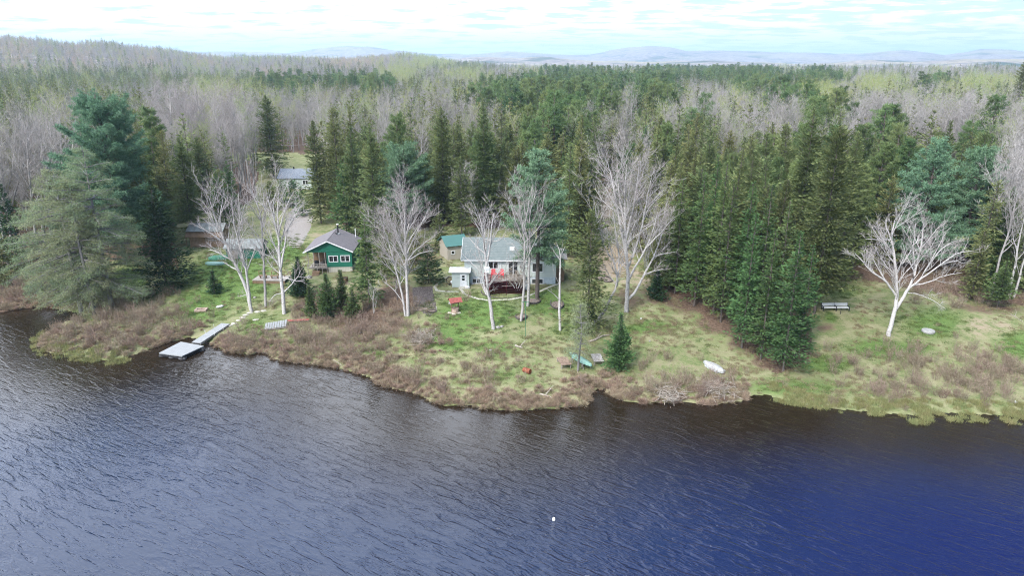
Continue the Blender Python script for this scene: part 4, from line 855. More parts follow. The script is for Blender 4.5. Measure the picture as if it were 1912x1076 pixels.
put_birch('bare_tree', 'leaning weathered grey trunk with bare side branches right of the pines', (1862,480), [([(1862,482),(1870,420),(1880,365),(1890,310),(1893,270)],1),([(1880,365),(1900,340),(1910,310)],.4),([(1872,410),(1895,400),(1915,415)],.35),([(1885,340),(1872,300),(1865,262)],.4)], 16, wood='gbark', twig='twig', rad=.24, dens=.9, cat='bare tree', group='bare trees of the edges')
for i, (x, y, t, n) in enumerate([(95,440,215,'white trunked birch leaning over the larches at left'),(68,455,230,'pale birch beside the dark narrow spruce at left'),(22,450,205,'pale birch at the very left edge'),(130,420,190,'bare birch between the larches and the white pine')]):
    put_birch('birch_tree', n, (x,y), [([(x,y+1),(x-6,y-50),(x-14,y-110),(x-20,y-170),(x-22,t)],1),([(x-6,y-60),(x+12,y-120),(x+22,y-170),(x+26,t+20)],.6),([(x-12,y-100),(x-34,y-150),(x-46,t+20)],.5),([(x-10,y-90),(x+2,y-150),(x+4,t+6)],.5)], 20+i, rad=.26, dens=1.0)
put_birch('bare_tree', 'slim brown leafless tree behind the cottage roof', (868,430), [([(868,431),(868,390),(864,350),(862,310)],1),([(867,380),(878,350),(884,320)],.5),([(866,365),(856,335),(852,318)],.5)], 26, wood='gbark', twig='twig', rad=.16, dens=1.1, cat='bare tree', group='bare trees of the edges')
put_birch('bare_shrub', 'reddish bare shrub leaning over the deck stairs', (966,546), [([(966,547),(965,535),(960,522),(950,512)],1),([(965,535),(972,522),(978,508)],.8),([(965,536),(956,528),(944,521)],.7),([(966,540),(976,530),(985,522)],.6)], 28, wood='gbark', twig='brush', rad=.07, dens=2.0, cat='shrub', group='bare trees of the edges', twig_len=.5)
put_birch('bare_tree', 'slim bare sapling on the brushy bank below the narrow fir', (697,585), [([(697,586),(696,565),(697,545),(699,532)],1),([(696,560),(689,548)],.5),([(696,565),(704,552)],.5)], 27, wood='gbark', twig='twig', rad=.06, dens=1.1, cat='bare tree', group='bare trees of the edges')

# ------------------------------------------------------------------ buildings
MB_M = dict(
 green=lined('green_siding', (.016,.135,.085), (.006,.060,.040), .2, 2, .6), fascia=plain('white_trim', (.66,.67,.67), (.55,.56,.57), 2), cream=lined('cream_skirting', (.45,.43,.36), (.25,.23,.2), .25, 0),
 brownroof=lined('brown_shingles', (.165,.152,.160), (.095,.088,.092), .28, 1, .9, width=.14, noise_amt=.6), grnroof=lined('green_metal_roof', (.050,.140,.125), (.03,.09,.08), .4, 1, .45, .4, .1), greyroof=lined('grey_green_shingles', (.150,.172,.170), (.065,.09,.088), .3, 1, .9, width=.14, noise_amt=.5),
 sage=lined('pale_sage_siding', (.42,.47,.445), (.29,.33,.31), .2, 2, .7, noise_amt=.12), block=plain('pale_blue_basement', (.42,.49,.53), (.33,.39,.43), 2.5), glass=glassmat('dark_window_glass'), beige=lined('beige_siding', (.34,.315,.265), (.28,.25,.2), .3, 0, .8),
 tin=plain('weathered_tin', (.23,.26,.26), (.15,.16,.15), 1.2, .5), brownwood=lined('brown_boards', (.20,.135,.085), (.09,.06,.04), .25, 0, .9, noise_amt=.6), slate=plain('blue_grey_shingles', (.19,.215,.25), (.13,.15,.18), 3, .8), tanwood=lined('tan_boards', (.30,.20,.13), (.13,.09,.06), .25, 0, .9, noise_amt=.6), redwood=lined('dark_red_deck_wood', (.105,.020,.022), (.038,.009,.010), .16, 0, .75, noise_amt=.3), greywood=lined('grey_weathered_boards', (.30,.275,.25), (.13,.115,.10), .18, 0, .9, noise_amt=.5),
 dock=lined('pale_dock_boards', (.27,.28,.285), (.17,.175,.18), .22, 0, .8, noise_amt=.35), black=plain('black_metal', (.015,.015,.016), (.03,.03,.03), 4, .5), float=plain('black_float', (.02,.02,.022), (.04,.04,.045), 3, .5), red=plain('red_plastic', (.50,.05,.06), (.40,.04,.05), 3, .5), redroof=plain('faded_red_paint', (.30,.085,.075), (.19,.055,.045), 4, .7),
 stone=plain('pale_flagstone', (.46,.44,.37), (.32,.31,.26), 5, .9, bump=.3), rock=plain('grey_boulder', (.33,.32,.30), (.18,.17,.16), 4, .95, bump=.5), rust=plain('rusty_steel', (.26,.085,.045), (.14,.05,.03), 6, .8), mint=plain('mint_green_hull', (.20,.36,.30), (.16,.29,.25), 4, .35, .5), alu=plain('dull_white_hull', (.36,.37,.37), (.24,.24,.23), 5, .4, .5),
 white=plain('white_paint', (.60,.61,.62), (.52,.53,.54), 3, .5), tank=plain('white_tank', (.72,.74,.75), (.62,.64,.66), 3, .4), log=plain('bleached_log', (.40,.36,.31), (.20,.17,.14), 5, .9, stretch=(1,1,4)), brick=plain('pale_brick', (.42,.33,.27), (.25,.18,.14), 7, .9), soil=plain('dark_bed_edge', (.055,.045,.042), (.10,.09,.08), 5, .95),
 soil2=plain('bed_soil_and_leaves', (.10,.075,.06), (.22,.18,.15), 5, .95, bump=.6), floaty=plain('pale_white_plastic', (.85,.85,.82), (.8,.8,.78), 3, .4), wire=plain('grey_cable', (.35,.35,.36), (.3,.3,.3), 3), fabric=plain('green_tarp', (.08,.22,.15), (.05,.16,.11), 3), frost=plain('pale_curtain', (.45,.46,.46), (.3,.3,.3), 4), poleg=plain('green_pole_paint', (.04,.16,.08), (.03,.12,.06), 3),
)
def root(name, label, cat, p, rz=0, group=None): return tag(empty(name, tuple(p), rz), label, cat, group)
def window(par, x, y, z, w, h, panes=2, sill=False, d=.06, name='window'):
    """opening in a wall that faces -Y at local (x, y, z) = lower left corner"""
    f = MB(); t = .11
    f.box(x-t, x+w+t, y-d, y-.003, z-t, z); f.box(x-t, x+w+t, y-d, y-.003, z+h, z+h+t); f.box(x-t, x, y-d, y-.003, z, z+h); f.box(x+w, x+w+t, y-d, y-.003, z, z+h)
    for i in range(1, panes): f.box(x+w*i/panes-.05, x+w*i/panes+.05, y-d, y-.003, z, z+h)
    fo = f.build(name, MB_M['white'], par)
    for i in range(panes): MB().box(x+w*i/panes+.05, x+w*(i+1)/panes-.05, y-.03, y-.006, z+.01, z+h-.01).build('pane', MB_M['glass'], fo)
    return fo

def green_cabin():
    g = ground(612, 509); z0 = ground(640, 512)[2]; o = root('cabin', 'green gabled cabin with brown shingle roof and white framed windows', 'cabin', (g[0], g[1], z0), R(3))
    W, Lg, Hf, Hw, Pk = 3.9, 8.2, .85, 3.35, 4.95
    MB().box(.15, W-.05, .05, Lg, -.5, Hf).build('foundation', MB_M['cream'], o)
    b = MB(); b.box(0, W, 0, Lg, Hf, Hw); b.build('wall', MB_M['green'], o)
    x0, x1, xm = -3.1, W, .35
    MB().add([(x0,-.02,Hw),(x1,-.02,Hw),(xm,-.02,Pk),(x0,.12,Hw),(x1,.12,Hw),(xm,.12,Pk)], [(0,1,2),(5,4,3),(0,3,4,1),(1,4,5,2),(2,5,3,0)]).build('gable', MB_M['green'], o)
    MB().box(x0, x1, -.06, -.022, Hw-.06, Hw+.06).build('trim', MB_M['green'], o, label='horizontal green trim board')
    sl = (Pk-Hw)/(x1-xm); e0 = (x0-.35, Hw-.35*(Pk-Hw)/(xm-x0)); e1 = (x1+.35, Hw-.35*sl)
    r = MB(); r.slab([(e0[0],-.5,e0[1]+.12),(xm,-.5,Pk+.12),(xm,Lg+.4,Pk+.12),(e0[0],Lg+.4,e0[1]+.12)], -.1); r.slab([(xm,-.5,Pk+.12),(e1[0],-.5,e1[1]+.12),(e1[0],Lg+.4,e1[1]+.12),(xm,Lg+.4,Pk+.12)], -.1)
    ro = r.build('roof', MB_M['brownroof'], o)
    f = MB(); f.bar((e0[0],-.53,e0[1]+.14),(xm,-.53,Pk+.14),.05,.17); f.bar((xm,-.53,Pk+.14),(e1[0],-.53,e1[1]+.14),.05,.17); f.build('fascia', MB_M['fascia'], ro)
    ch = MB(); ch.tube([(1.0,5.4,Pk-.3),(1.0,5.4,Pk+1.45)], .12, 10); co = ch.build('chimney', MB_M['black'], ro)
    MB().tube([(1.0,5.4,Pk-.28),(1.0,5.4,Pk+.1)], .26, 10).build('collar', MB_M['white'], co); MB().lathe([(.19,1.47),(.19,1.55),(.05,1.64)], 10, (1.0,5.4,Pk)).build('cap', MB_M['white'], co)
    MB().box(.55, .95, 4.9, 5.25, Pk-.25, Pk+.18).build('roof_vent', MB_M['black'], ro)
    MB().tube([(3.4,7.6,Pk-1.6),(3.4,7.6,Pk+.3)], .07, 8).build('vent_pipe', MB_M['fascia'], ro)
    window(o, .42, 0, 1.75, 1.25, .85); window(o, 2.25, 0, 1.78, 1.25, .85)
    # screened porch at the left
    p = MB(); p.box(-2.9, 0, .1, 5.0, .55, .72); p.build('porch_floor', MB_M['greywood'], o)
    MB().box(-2.9, -.003, 3.6, 3.7, .72, Hw).build('porch_back_wall', MB_M['brownwood'], o)
    for x in (-2.85, -2.0, -1.15, -.25): MB().box(x-.05, x+.05, .0, .1, .72, Hw-.07).build('porch_post', MB_M['greywood'], o)
    rl = MB(); rl.box(-2.95, .1, -.55, -.45, 1.42, 1.5); rl.box(-2.95, .1, -.55, -.45, .9, .98)
    for i in range(5): rl.box(-2.95+i*.74, -2.87+i*.74, -.56, -.44, -.2, 1.42)
    rl.build('railing', MB_M['greywood'], o)
    st = MB()
    for i in range(4): st.box(-2.2, -1.1, -.6-.28*i, -.3-.28*i, .35-.16*i-.1, .42-.16*i)
    st.build('steps', MB_M['brownwood'], o)
    MB().box(-2.2, -1.6, 1.2, 1.8, .72, 1.5).box(-.9, -.4, 1.6, 2.2, .72, 1.6).build('porch_bench', MB_M['black'], o)
green_cabin()

def white_cottage():
    g = ground(868, 531); z0 = g[2]-.05; o = root('cottage', 'pale sage cottage with grey green roof and red chairs on its deck', 'cottage', (g[0], g[1], z0), R(-1.5))
    W, D, Hb, Hw, Pk = 13.4, 7.4, 1.25, 4.0, 6.1
    MB().box(.06, W-.06, .06, D-.06, -.6, Hb).build('basement_wall', MB_M['block'], o)
    MB().box(0, W, 0, D, Hb, Hw).build('wall', MB_M['sage'], o)
    RW = 9.4                                   # main roof ends here, wing gable goes on
    ga = MB()
    for x in (.02, RW-.1): ga.add([(x,.05,Hw),(x,D-.05,Hw),(x,D/2,Pk),(x+.1,.05,Hw),(x+.1,D-.05,Hw),(x+.1,D/2,Pk)], [(0,2,1),(3,4,5),(0,1,4,3),(1,2,5,4),(2,0,3,5)])
    ga.build('gable', MB_M['sage'], o)
    s = (Pk-Hw)/(D/2); r = MB()
    r.slab([(-.45,-.45,Hw-.45*s+.12),(RW,-.45,Hw-.45*s+.12),(RW,D/2,Pk+.12),(-.45,D/2,Pk+.12)], -.1); r.slab([(-.45,D/2,Pk+.12),(RW,D/2,Pk+.12),(RW,D+.45,Hw-.45*s+.12),(-.45,D+.45,Hw-.45*s+.12)], -.1)
    ro = r.build('roof', MB_M['greyroof'], o)
    f = MB(); f.bar((-.47,-.5,Hw-.45*s+.14),(-.47,D/2,Pk+.16),.05,.16); f.bar((-.47,D/2,Pk+.16),(-.47,D+.5,Hw-.45*s+.14),.05,.16); f.build('fascia', MB_M['fascia'], ro)
    MB().box(-.45, W-3.6, -.58, -.46, Hw-.45*s+.02, Hw-.45*s+.16).build('gutter', MB_M['fascia'], ro)
    MB().box(6.6, 7.3, 1.2, 1.9, Hw+.75, Hw+1.35).build('skylight', MB_M['white'], ro)
    # right wing with its gable to the lake
    xa, xb = RW, W; xm = (xa+xb)/2; P2 = 5.3
    MB().add([(xa,-.003,Hw),(xb,-.003,Hw),(xm,-.003,P2),(xa,.12,Hw),(xb,.12,Hw),(xm,.12,P2)], [(0,1,2),(5,4,3),(0,3,4,1),(1,4,5,2),(2,5,3,0)]).build('wing_gable', MB_M['greyroof'], o)
    s2 = (P2-Hw)/(xb-xm); w = MB()
    w.slab([(xa-.1,-.4,Hw-.1*s2+.1),(xm,-.4,P2+.1),(xm,D,P2+.1),(xa-.1,D,Hw-.1*s2+.1)], -.09); w.slab([(xm,-.4,P2+.1),(xb+.4,-.4,Hw-.4*s2+.1),(xb+.4,D,Hw-.4*s2+.1),(xm,D,P2+.1)], -.09); w.build('wing_roof', MB_M['greyroof'], o)
    window(o, 3.55, 0, 2.55, 1.35, .95); window(o, 9.95, 0, 2.1, 1.5, 1.2); window(o, 1.15, .06, .25, 1.15, .62); window(o, 9.9, .06, .28, 1.6, .62)
    MB().box(1.0, 2.5, -.18, .055, -.5, .12).build('window_well', MB_M['white'], o); MB().box(9.8, 11.6, -.18, .055, -.5, .12).build('window_well', MB_M['white'], o)
    window(o, 6.45, 0, 1.65, 1.35, 1.95, name='sliding_door')
    dp = MB(); dp.tube([(5.35,-.08,Hw-.4),(5.35,-.08,1.4)], .05, 6); dp.build('downspout', MB_M['fascia'], o)
    # porch vestibule at the left front
    v = MB(); v.box(-1.75, .75, -1.35, -.003, 0, 2.25); v.build('porch_wall', MB_M['sage'], o)
    MB().slab([(-2.15,-1.75,2.32),(1.0,-1.75,2.32),(1.0,-.01,2.6),(-2.15,-.01,2.6)], -.09).build('porch_roof', MB_M['fascia'], o)
    dr = MB(); dr.box(-.55, .42, -1.42, -1.352, .18, 2.12); d = dr.build('door', MB_M['white'], o)
    MB().box(-.25, .12, -1.44, -1.422, 1.5, 1.82).build('pane', MB_M['glass'], d); MB().box(-.25, .12, -1.44, -1.422, 1.08, 1.4).build('pane', MB_M['glass'], d); MB().box(.30, .36, -1.47, -1.422, 1.02, 1.12).build('handle', MB_M['black'], d)
    MB().box(-.7, .9, -2.2, -1.355, -.3, .16).build('step', MB_M['stone'], o)
    # raised deck with dark red skirt and stairs
    MB().box(3.1, 8.9, -2.9, -.003, 1.48, 1.6).build('deck', MB_M['greywood'], o)
    sk = MB(); sk.box(3.15, 8.85, -2.85, -2.8, -.5, 1.475); sk.box(3.15, 3.2, -2.795, -.1, -.5, 1.475); sk.box(8.8, 8.85, -2.795, -.1, -.5, 1.475)
    for i in range(11): sk.box(3.2+i*.16, 3.28+i*.16, -2.9, -2.86, -.5, 1.45)
    for xx in (3.9, 8.75): sk.add([(xx,-2.9,1.25),(xx,-2.9,-.6),(xx,-5.3,-.6),(xx,-5.3,-.1),(xx+.05,-2.9,1.25),(xx+.05,-2.9,-.6),(xx+.05,-5.3,-.6),(xx+.05,-5.3,-.1)], [(0,1,2,3),(7,6,5,4),(0,4,5,1),(1,5,6,2),(2,6,7,3),(3,7,4,0)]); sk.build('deck_skirt', MB_M['redwood'], o)
    rl = MB()
    for xa_, xb_ in ((3.1, 5.6),):
        rl.box(xa_, xb_, -2.95, -2.87, 2.42, 2.5); rl.box(xa_, xb_, -2.94, -2.88, 1.7, 1.76); x = xa_
        while x < xb_: rl.box(x, x+.05, -2.93, -2.89, 1.76, 2.42); x += .17
    rl.box(3.05, 3.13, -2.86, -.1, 2.42, 2.5)
    for i in range(14): rl.box(3.07, 3.11, -2.75+i*.19, -2.70+i*.19, 1.605, 2.42)
    rl.build('railing', MB_M['redwood'], o)
    st = MB()
    for i in range(8): st.box(3.97, 8.73, -3.2-.28*i, -2.92-.28*i, 1.3-.20*i-.06, 1.3-.20*i); st.box(3.98, 8.72, -2.95-.28*i, -2.925-.28*i, 1.3-.20*i-.25, 1.3-.20*i-.065)
    for xx in (3.93, 6.3, 8.78): st.bar((xx,-2.95,2.2),(xx,-5.1,.75),.06,.07); st.bar((xx,-2.98,1.2),(xx,-2.98,2.2),.07); st.bar((xx,-5.05,-.2),(xx,-5.05,.8),.07); st.build('stairs', MB_M['redwood'], o)
    bd = MB(); n = 14
    for i in range(n):
        a0 = math.pi*(1.0+i/n); a1 = math.pi*(1.0+(i+1)/n); bd.bar((6.0+3.4*math.cos(a0), -2.9+3.3*math.sin(a0), -.05), (6.0+3.4*math.cos(a1), -2.9+3.3*math.sin(a1), -.05), .16, .3)
    bd.build('garden_border', MB_M['soil'], o)
    MB().box(5.6, 7.1, -3.62, -3.58, .98, 1.02).build('sign_rule', MB_M['greywood'], o)
    # the wing beyond, with brown annex boards
    MB().box(W+.02, W+1.3, 1.5, D-.5, -.4, 3.2).build('side_annex', MB_M['brownwood'], o); MB().slab([(W-.02,1.2,4.0),(W+1.7,1.2,3.5),(W+1.7,D-.2,3.5),(W-.02,D-.2,4.0)], -.08).build('annex_roof', MB_M['greywood'], o)
    return o, g
cot, cg = white_cottage()
def cw(x, y, z): return cot.matrix_basis @ Vector((x, y, z))
def red_chair(x, y, rz, lb):
    o = root('deck_chair', lb, 'chair', cw(x, y, 1.6), rz, 'red chairs on the deck')
    MB().slab([(-.27,-.3,.42),(.27,-.3,.42),(.27,.25,.32),(-.27,.25,.32)], -.04).build('seat', MB_M['red'], o)
    b = MB()
    for i in range(5): b.slab([(-.3+i*.12,.24,.34),(-.19+i*.12,.24,.34),(-.19+i*.12,.5,1.12+.04*(i in (1,2,3))),(-.3+i*.12,.5,1.12+.04*(i in (1,2,3)))], -.03)
    b.build('backrest', MB_M['red'], o)
    for s in (-1, 1):
        MB().box(s*.36-.06, s*.36+.06, -.36, .34, .58, .62).build('armrest', MB_M['red'], o)
        MB().box(s*.34-.03, s*.34+.03, -.32, -.26, 0, .58).build('leg', MB_M['red'], o); MB().box(s*.34-.03, s*.34+.03, .24, .30, 0, .58).build('leg', MB_M['red'], o)
red_chair(4.35, -1.5, R(6), 'bright red slatted armchair on the deck, left one under the window')
red_chair(5.45, -1.5, R(-8), 'bright red slatted armchair on the deck, right one near the sliding door')

def simple_shed(name, label, cat, base, rz, W, D, Hw, Pk, wallm, roofm, over=.35, door=None, win=None, group=None):
    """ridge along local x"""
    g = ground(*base); o = root(name, label, cat, g, rz, group)
    MB().box(0, W, 0, D, -.5, Hw).build('wall', MB_M[wallm], o)
    ga = MB()
    for x in (.02, W-.12): ga.add([(x,.02,Hw),(x,D-.02,Hw),(x,D/2,Pk),(x+.1,.02,Hw),(x+.1,D-.02,Hw),(x+.1,D/2,Pk)], [(0,2,1),(3,4,5),(0,1,4,3),(1,2,5,4),(2,0,3,5)])
    ga.build('gable', MB_M[wallm], o); s = (Pk-Hw)/(D/2); r = MB()
    r.slab([(-over,-over,Hw-over*s+.1),(W+over,-over,Hw-over*s+.1),(W+over,D/2,Pk+.1),(-over,D/2,Pk+.1)], -.07); r.slab([(-over,D/2,Pk+.1),(W+over,D/2,Pk+.1),(W+over,D+over,Hw-over*s+.1),(-over,D+over,Hw-over*s+.1)], -.07)
    r.build('roof', MB_M[roofm], o)
    if door: d = MB().box(door[0], door[0]+door[1], -.05, -.003, 0, door[2]).build('door', MB_M[door[3]], o)
    if win: window(o, *win)
    return o
simple_shed('garage', 'beige garage with bright green metal roof behind the cottage', 'garage', (836, 486), R(24), 3.4, 4.2, 2.4, 3.5, 'beige', 'grnroof', win=(.7, 0, 1.0, .5, .45, 1))
o = simple_shed('wood_shed', 'low brown board shed with sagging tin roof', 'shed', (356, 462), R(1), 5.8, 3.2, 3.0, 3.9, 'tanwood', 'tin')
MB().slab([(-.4,-.9,2.0),(6.1,-.9,2.0),(6.1,-.05,2.75),(-.4,-.05,2.75)], -.06).build('lean_to_roof', MB_M['brownwood'], o)
for x in (-.3, 3.0, 5.9): MB().box(x, x+.1, -.8, -.7, -.4, 2.0).build('post', MB_M['brownwood'], o)
o = simple_shed('boat_shed', 'green walled shed under a grey tin roof behind the birches', 'shed', (424, 484), R(2), 5.6, 3.6, 1.9, 2.9, 'green', 'tin', door=(.2, 1.6, 1.7, 'greywood'))
o = simple_shed('far_cottage', 'distant grey roofed cottage half hidden among spruces', 'cottage', (522, 352), R(0), 8.5, 6.5, 2.7, 4.6, 'sage', 'slate', win=(6.2, 0, 1.1, 1.3, 1.0, 2))
MB().box(5.2, 8.4, -1.5, -.01, .1, .25).box(5.2, 8.4, -1.5, -1.42, .9, 1.0).box(5.2, 5.3, -1.5, -1.42, .25, 2.5).build('porch', MB_M['white'], o); MB().tube([(3.2,3.2,4.4),(3.2,3.2,5.2)], .2, 8).build('chimney', MB_M['black'], o)

# ------------------------------------------------------------------ dock, boats and yard things
def dock():
    a = at(297, 661, .42); b = at(340, 667, .42); c = at(381, 648, .42); d = at(338, 640, .42)
    o = root('floating_dock', 'pale grey square floating dock at the end of the gangway', 'dock', (a+c)/2*np.array([1,1,0])); org = (a+c)/2*np.array([1,1,0])
    q = [p-org for p in (a, b, c, d)]; mid = lambda p, r, f: p*(1-f)+r*f
    for i in range(2):
        f0, f1 = i*.505, i*.505+.495; MB().slab([mid(q[0],q[3],f0), mid(q[1],q[2],f0), mid(q[1],q[2],f1), mid(q[0],q[3],f1)], -.12).build('deck_panel', MB_M['dock'], o)
    for u in (.08, .5, .92):
        for v in (.08, .92):
            p = mid(mid(q[0], q[1], u), mid(q[3], q[2], u), v); MB().rock((p[0], p[1], .10), .55, .38, .26, 3).build('float', MB_M['float'], o)
    f = MB()
    for i in range(4): p, r = q[i]*.985, q[(i+1) % 4]*.985; f.bar((p[0],p[1],.22),(r[0],r[1],.22),.08,.16)
    f.build('frame', MB_M['float'], o)
    s = at(366, 641, .55); e = ground(422, 608); e[2] += .22; o2 = root('gangway', 'long pale board gangway leading from lawn to floating dock', 'gangway', (s[0], s[1], 0)); S = s-np.array([s[0], s[1], 0]); E = e-np.array([s[0], s[1], 0])
    dv = (E-S)[:2]; n = np.array([dv[1], -dv[0]])/np.hypot(*dv)*.62; n = np.array([n[0], n[1], 0])
    k = 3
    for i in range(k): p = mid(S, E, i/k+.004); r = mid(S, E, (i+1)/k-.004); MB().slab([p-n, p+n, r+n, r-n][::-1] if False else [p+n, r+n, r-n, p-n], -.07).build('walk_panel', MB_M['dock'], o2)
    for sg in (-1, 1): MB().bar(S+n*sg-[0,0,.12], E+n*sg-[0,0,.12], .06, .16).build('side_beam', MB_M['greywood'], o2)
    for f_ in (.45, .75):
        for sg in (-1, 1): p = mid(S, E, f_)+n*1.08*sg; MB().tube([(p[0],p[1],-.5),(p[0],p[1],p[2]+.55)], .025, 6).build('post', MB_M['fascia'], o2)
    for i, (x, y, lb) in enumerate([(429,609,'nearest the gangway'),(437,605,'second from the gangway'),(446,599,'third from the gangway'),(453,594,'fourth from the gangway'),(459,589,'fifth from the gangway'),(466,585,'at the foot of the left birch'),(481,583,'right of the left birch'),(492,581,'last towards the middle birch'),(478,598,'small one lying below the path')]):
        p = ground(x, y); tag(MB().rock((0,0,0), .42, .34, .09, i).build('stepping_stone', MB_M['stone']), 'pale flat stepping stone, '+lb, 'stepping stone', 'stepping stones to the gangway').location = tuple(p+[0,0,.04])
dock()
def slab_stack():
    g = ground(516, 612); o = root('board_stack', 'weathered stack of ribbed boards lying tilted on the bank', 'board stack', g, R(14))
    for i in range(9): MB().bar((-1.3+i*.31, -.75, .15+.02*i), (-1.25+i*.31, .85, .42+.03*i), .25, .06).build('board', MB_M['dock'], o)
    MB().bar((-1.4,-.7,.08),(1.4,-.7,.14),.1,.1).build('bearer', MB_M['greywood'], o); MB().bar((-1.4,.7,.2),(1.4,.7,.5),.1,.1).build('bearer', MB_M['greywood'], o)
    g = ground(556, 603); tag(MB().slab([(-1.5,-.25,.25),(1.5,-.1,.35),(1.5,.35,.42),(-1.5,.2,.3)], -.06).build('red_plank', MB_M['redroof']), 'faded red plank lying in the brush right of the board stack', 'plank').location = tuple(g)
slab_stack()
def fire_ring():
    g = ground(376, 580); o = root('fire_ring', 'small square fire ring of pale bricks on the left lawn', 'fire ring', g, R(8))
    for s, (x0,x1,y0,y1) in enumerate(((-.8,.8,-.55,-.33),(-.8,.8,.33,.55),(-.8,-.55,-.32,.32),(.55,.8,-.32,.32))): MB().box(x0,x1,y0,y1,-.05,.26).build('brick_side', MB_M['brick'], o, bevel=.03)
    MB().box(-.54,.54,-.32,.32,.0,.05).build('ash', MB_M['soil'], o)
fire_ring()
def hull(mb, L, W, H, ends=.12, n=14, up=False):
    """upturned boat shell: closed"""
    rows = []
    for i in range(n+1):
        u = i/n*2-1; w = W/2*max(ends, (1-abs(u)**2.4))**.8; h = H*(1-.28*abs(u)**2); row = []
        for k in range(9):
            a = math.pi*k/8; row.append((u*L/2, -w*math.cos(a), max(0, h*math.sin(a)**.7)+.10*abs(u)**3*0))
        rows.append(row)
    vs = [p for r in rows for p in r]; fs = [(i*9+k, (i+1)*9+k, (i+1)*9+k+1, i*9+k+1) for i in range(n) for k in range(8)]
    fs += [tuple(range(9)), tuple(n*9+k for k in range(9))[::-1]]; return mb.add(vs, fs)
def canoe():
    a = ground(1064, 668); b = ground(1104, 695); d = b-a; L = np.hypot(d[0], d[1]); m = (a+b)/2; o = root('canoe', 'mint green canoe turned upside down on low supports', 'canoe', (m[0], m[1], m[2]), math.atan2(d[1], d[0]))
    h = hull(MB(), L, .95, .42).build('hull', MB_M['mint'], o, smooth=True); h.location = (0, 0, .55); 
    MB().tube([(-L/2+.1,0,.93),(0,0,1.0),(L/2-.1,0,.93)], .025, 6).build('keel', MB_M['mint'], o)
    for s in (-1, 1):
        g = MB(); g.bar((-L*.42, s*.36, .55), (L*.42, s*.36, .55), .04, .05); g.build('gunwale', MB_M['black'], o)
    for x in (-L*.25, L*.25):
        rk = MB(); rk.bar((0,-.6,.52),(0,.6,.52),.09,.09)
        for s in (-1, 1): rk.bar((-.25,s*.5,-.05),(0,s*.5,.5),.07); rk.bar((.25,s*.5,-.05),(0,s*.5,.5),.07)
        r = tag(rk.build('saw_horse', MB_M['greywood']), 'wooden trestle under the %s end of the green canoe' % ('upper' if x < 0 else 'lower'), 'trestle', 'trestles under the canoe'); r.matrix_world = o.matrix_basis @ Matrix.Translation((x, 0, 0))
canoe()
def low_table(base, rz, W, L, lb, mat):
    g = ground(*base); o = root('wooden_platform', lb, 'table', g, rz, 'low wooden tables by the canoe')
    for i in range(6): MB().box(-W/2+i*W/6+.01, -W/2+(i+1)*W/6-.01, -L/2, L/2, .50, .55).build('board', MB_M[mat], o)
    for x in (-W/2+.1, W/2-.1):
        for y in (-L/2+.25, L/2-.25): MB().box(x-.05, x+.05, y-.05, y+.05, -.1, .42).build('leg', MB_M['greywood'], o)
    for y in (-L/2+.25, L/2-.25): MB().box(-W/2, W/2, y-.05, y+.05, .42, .498).build('crossbar', MB_M['greywood'], o)
MB_M['browntop'] = plain('brown_table_boards', (.24,.175,.13), (.15,.105,.08), 3, .9)
MB_M['greytop'] = plain('grey_table_boards', (.36,.34,.32), (.22,.20,.18), 3, .9)
low_table((1053, 682), R(12), 1.25, 2.3, 'low brown wooden table left of the green canoe', 'browntop'); low_table((1115, 676), R(4), 1.2, 2.2, 'low grey wooden table right of the green canoe', 'greytop')
g = ground(984, 697); o = tag(MB().tube([(-.45,0,.3),(-.43,0,.3),(.43,0,.3),(.45,0,.3)], [.29,.3,.3,.29], 18).tube([(-.16,0,.3),(-.13,0,.3)], .315, 18).tube([(.13,0,.3),(.16,0,.3)], .315, 18).build('steel_drum', MB_M['rust'], smooth=False), 'rusty steel drum lying on its side near the shore', 'drum'); o.location = tuple(g); o.rotation_euler = (0, 0, R(-38))
def row_boat():
    a = ground(1316, 677); b = ground(1350, 699); d = b-a; m = (a+b)/2; L = np.hypot(d[0], d[1])*1.05; o = root('rowing_boat', 'dull white rowing boat turned upside down behind the shore brush', 'boat', tuple(m), math.atan2(d[1], d[0]))
    hull(MB(), L, 1.35, .5, ends=.3).build('hull', MB_M['alu'], o, smooth=True); MB().tube([(-L/2+.1,0,.40),(0,0,.52),(L/2-.1,0,.40)], .03, 6).build('keel', MB_M['alu'], o)
    g = MB(); g.bar((-L*.4,-.62,.03),(L*.4,-.62,.03),.06,.08); g.bar((-L*.4,.62,.03),(L*.4,.62,.03),.06,.08); g.build('gunwale', MB_M['alu'], o)
row_boat()
def bench(px, py, lb):
    g = ground(px, py); o = root('park_bench', lb, 'bench', g, R(0), 'pale benches facing the lake')
    for i in range(4): MB().box(-.85, .85, -.32+i*.145, -.21+i*.145, .43, .47).build('slat', MB_M['white'], o)
    for i in range(3): MB().slab([(-.85,.30+.03*i,.56+.13*i),(.85,.30+.03*i,.56+.13*i),(.85,.33+.03*i,.66+.13*i),(-.85,.33+.03*i,.66+.13*i)], -.03).build('back_slat', MB_M['white'], o)
    for s in (-1, 1):
        f = MB(); f.box(s*.86-.04, s*.86+.04, -.36, -.29, 0, .62); f.box(s*.86-.04, s*.86+.04, .24, .31, 0, .45); f.box(s*.86-.04, s*.86+.04, -.36, .34, .62, .67); f.bar((s*.86,.27,.42),(s*.86,.42,1.0),.07,.06); f.box(s*.86-.035, s*.86+.035, -.3, .3, .37, .427); f.build('bench_end', MB_M['black'], o)
bench(1547, 580, 'pale slatted bench with black ends, left of the pair'); bench(1571, 580, 'pale slatted bench with black ends, right of the pair')
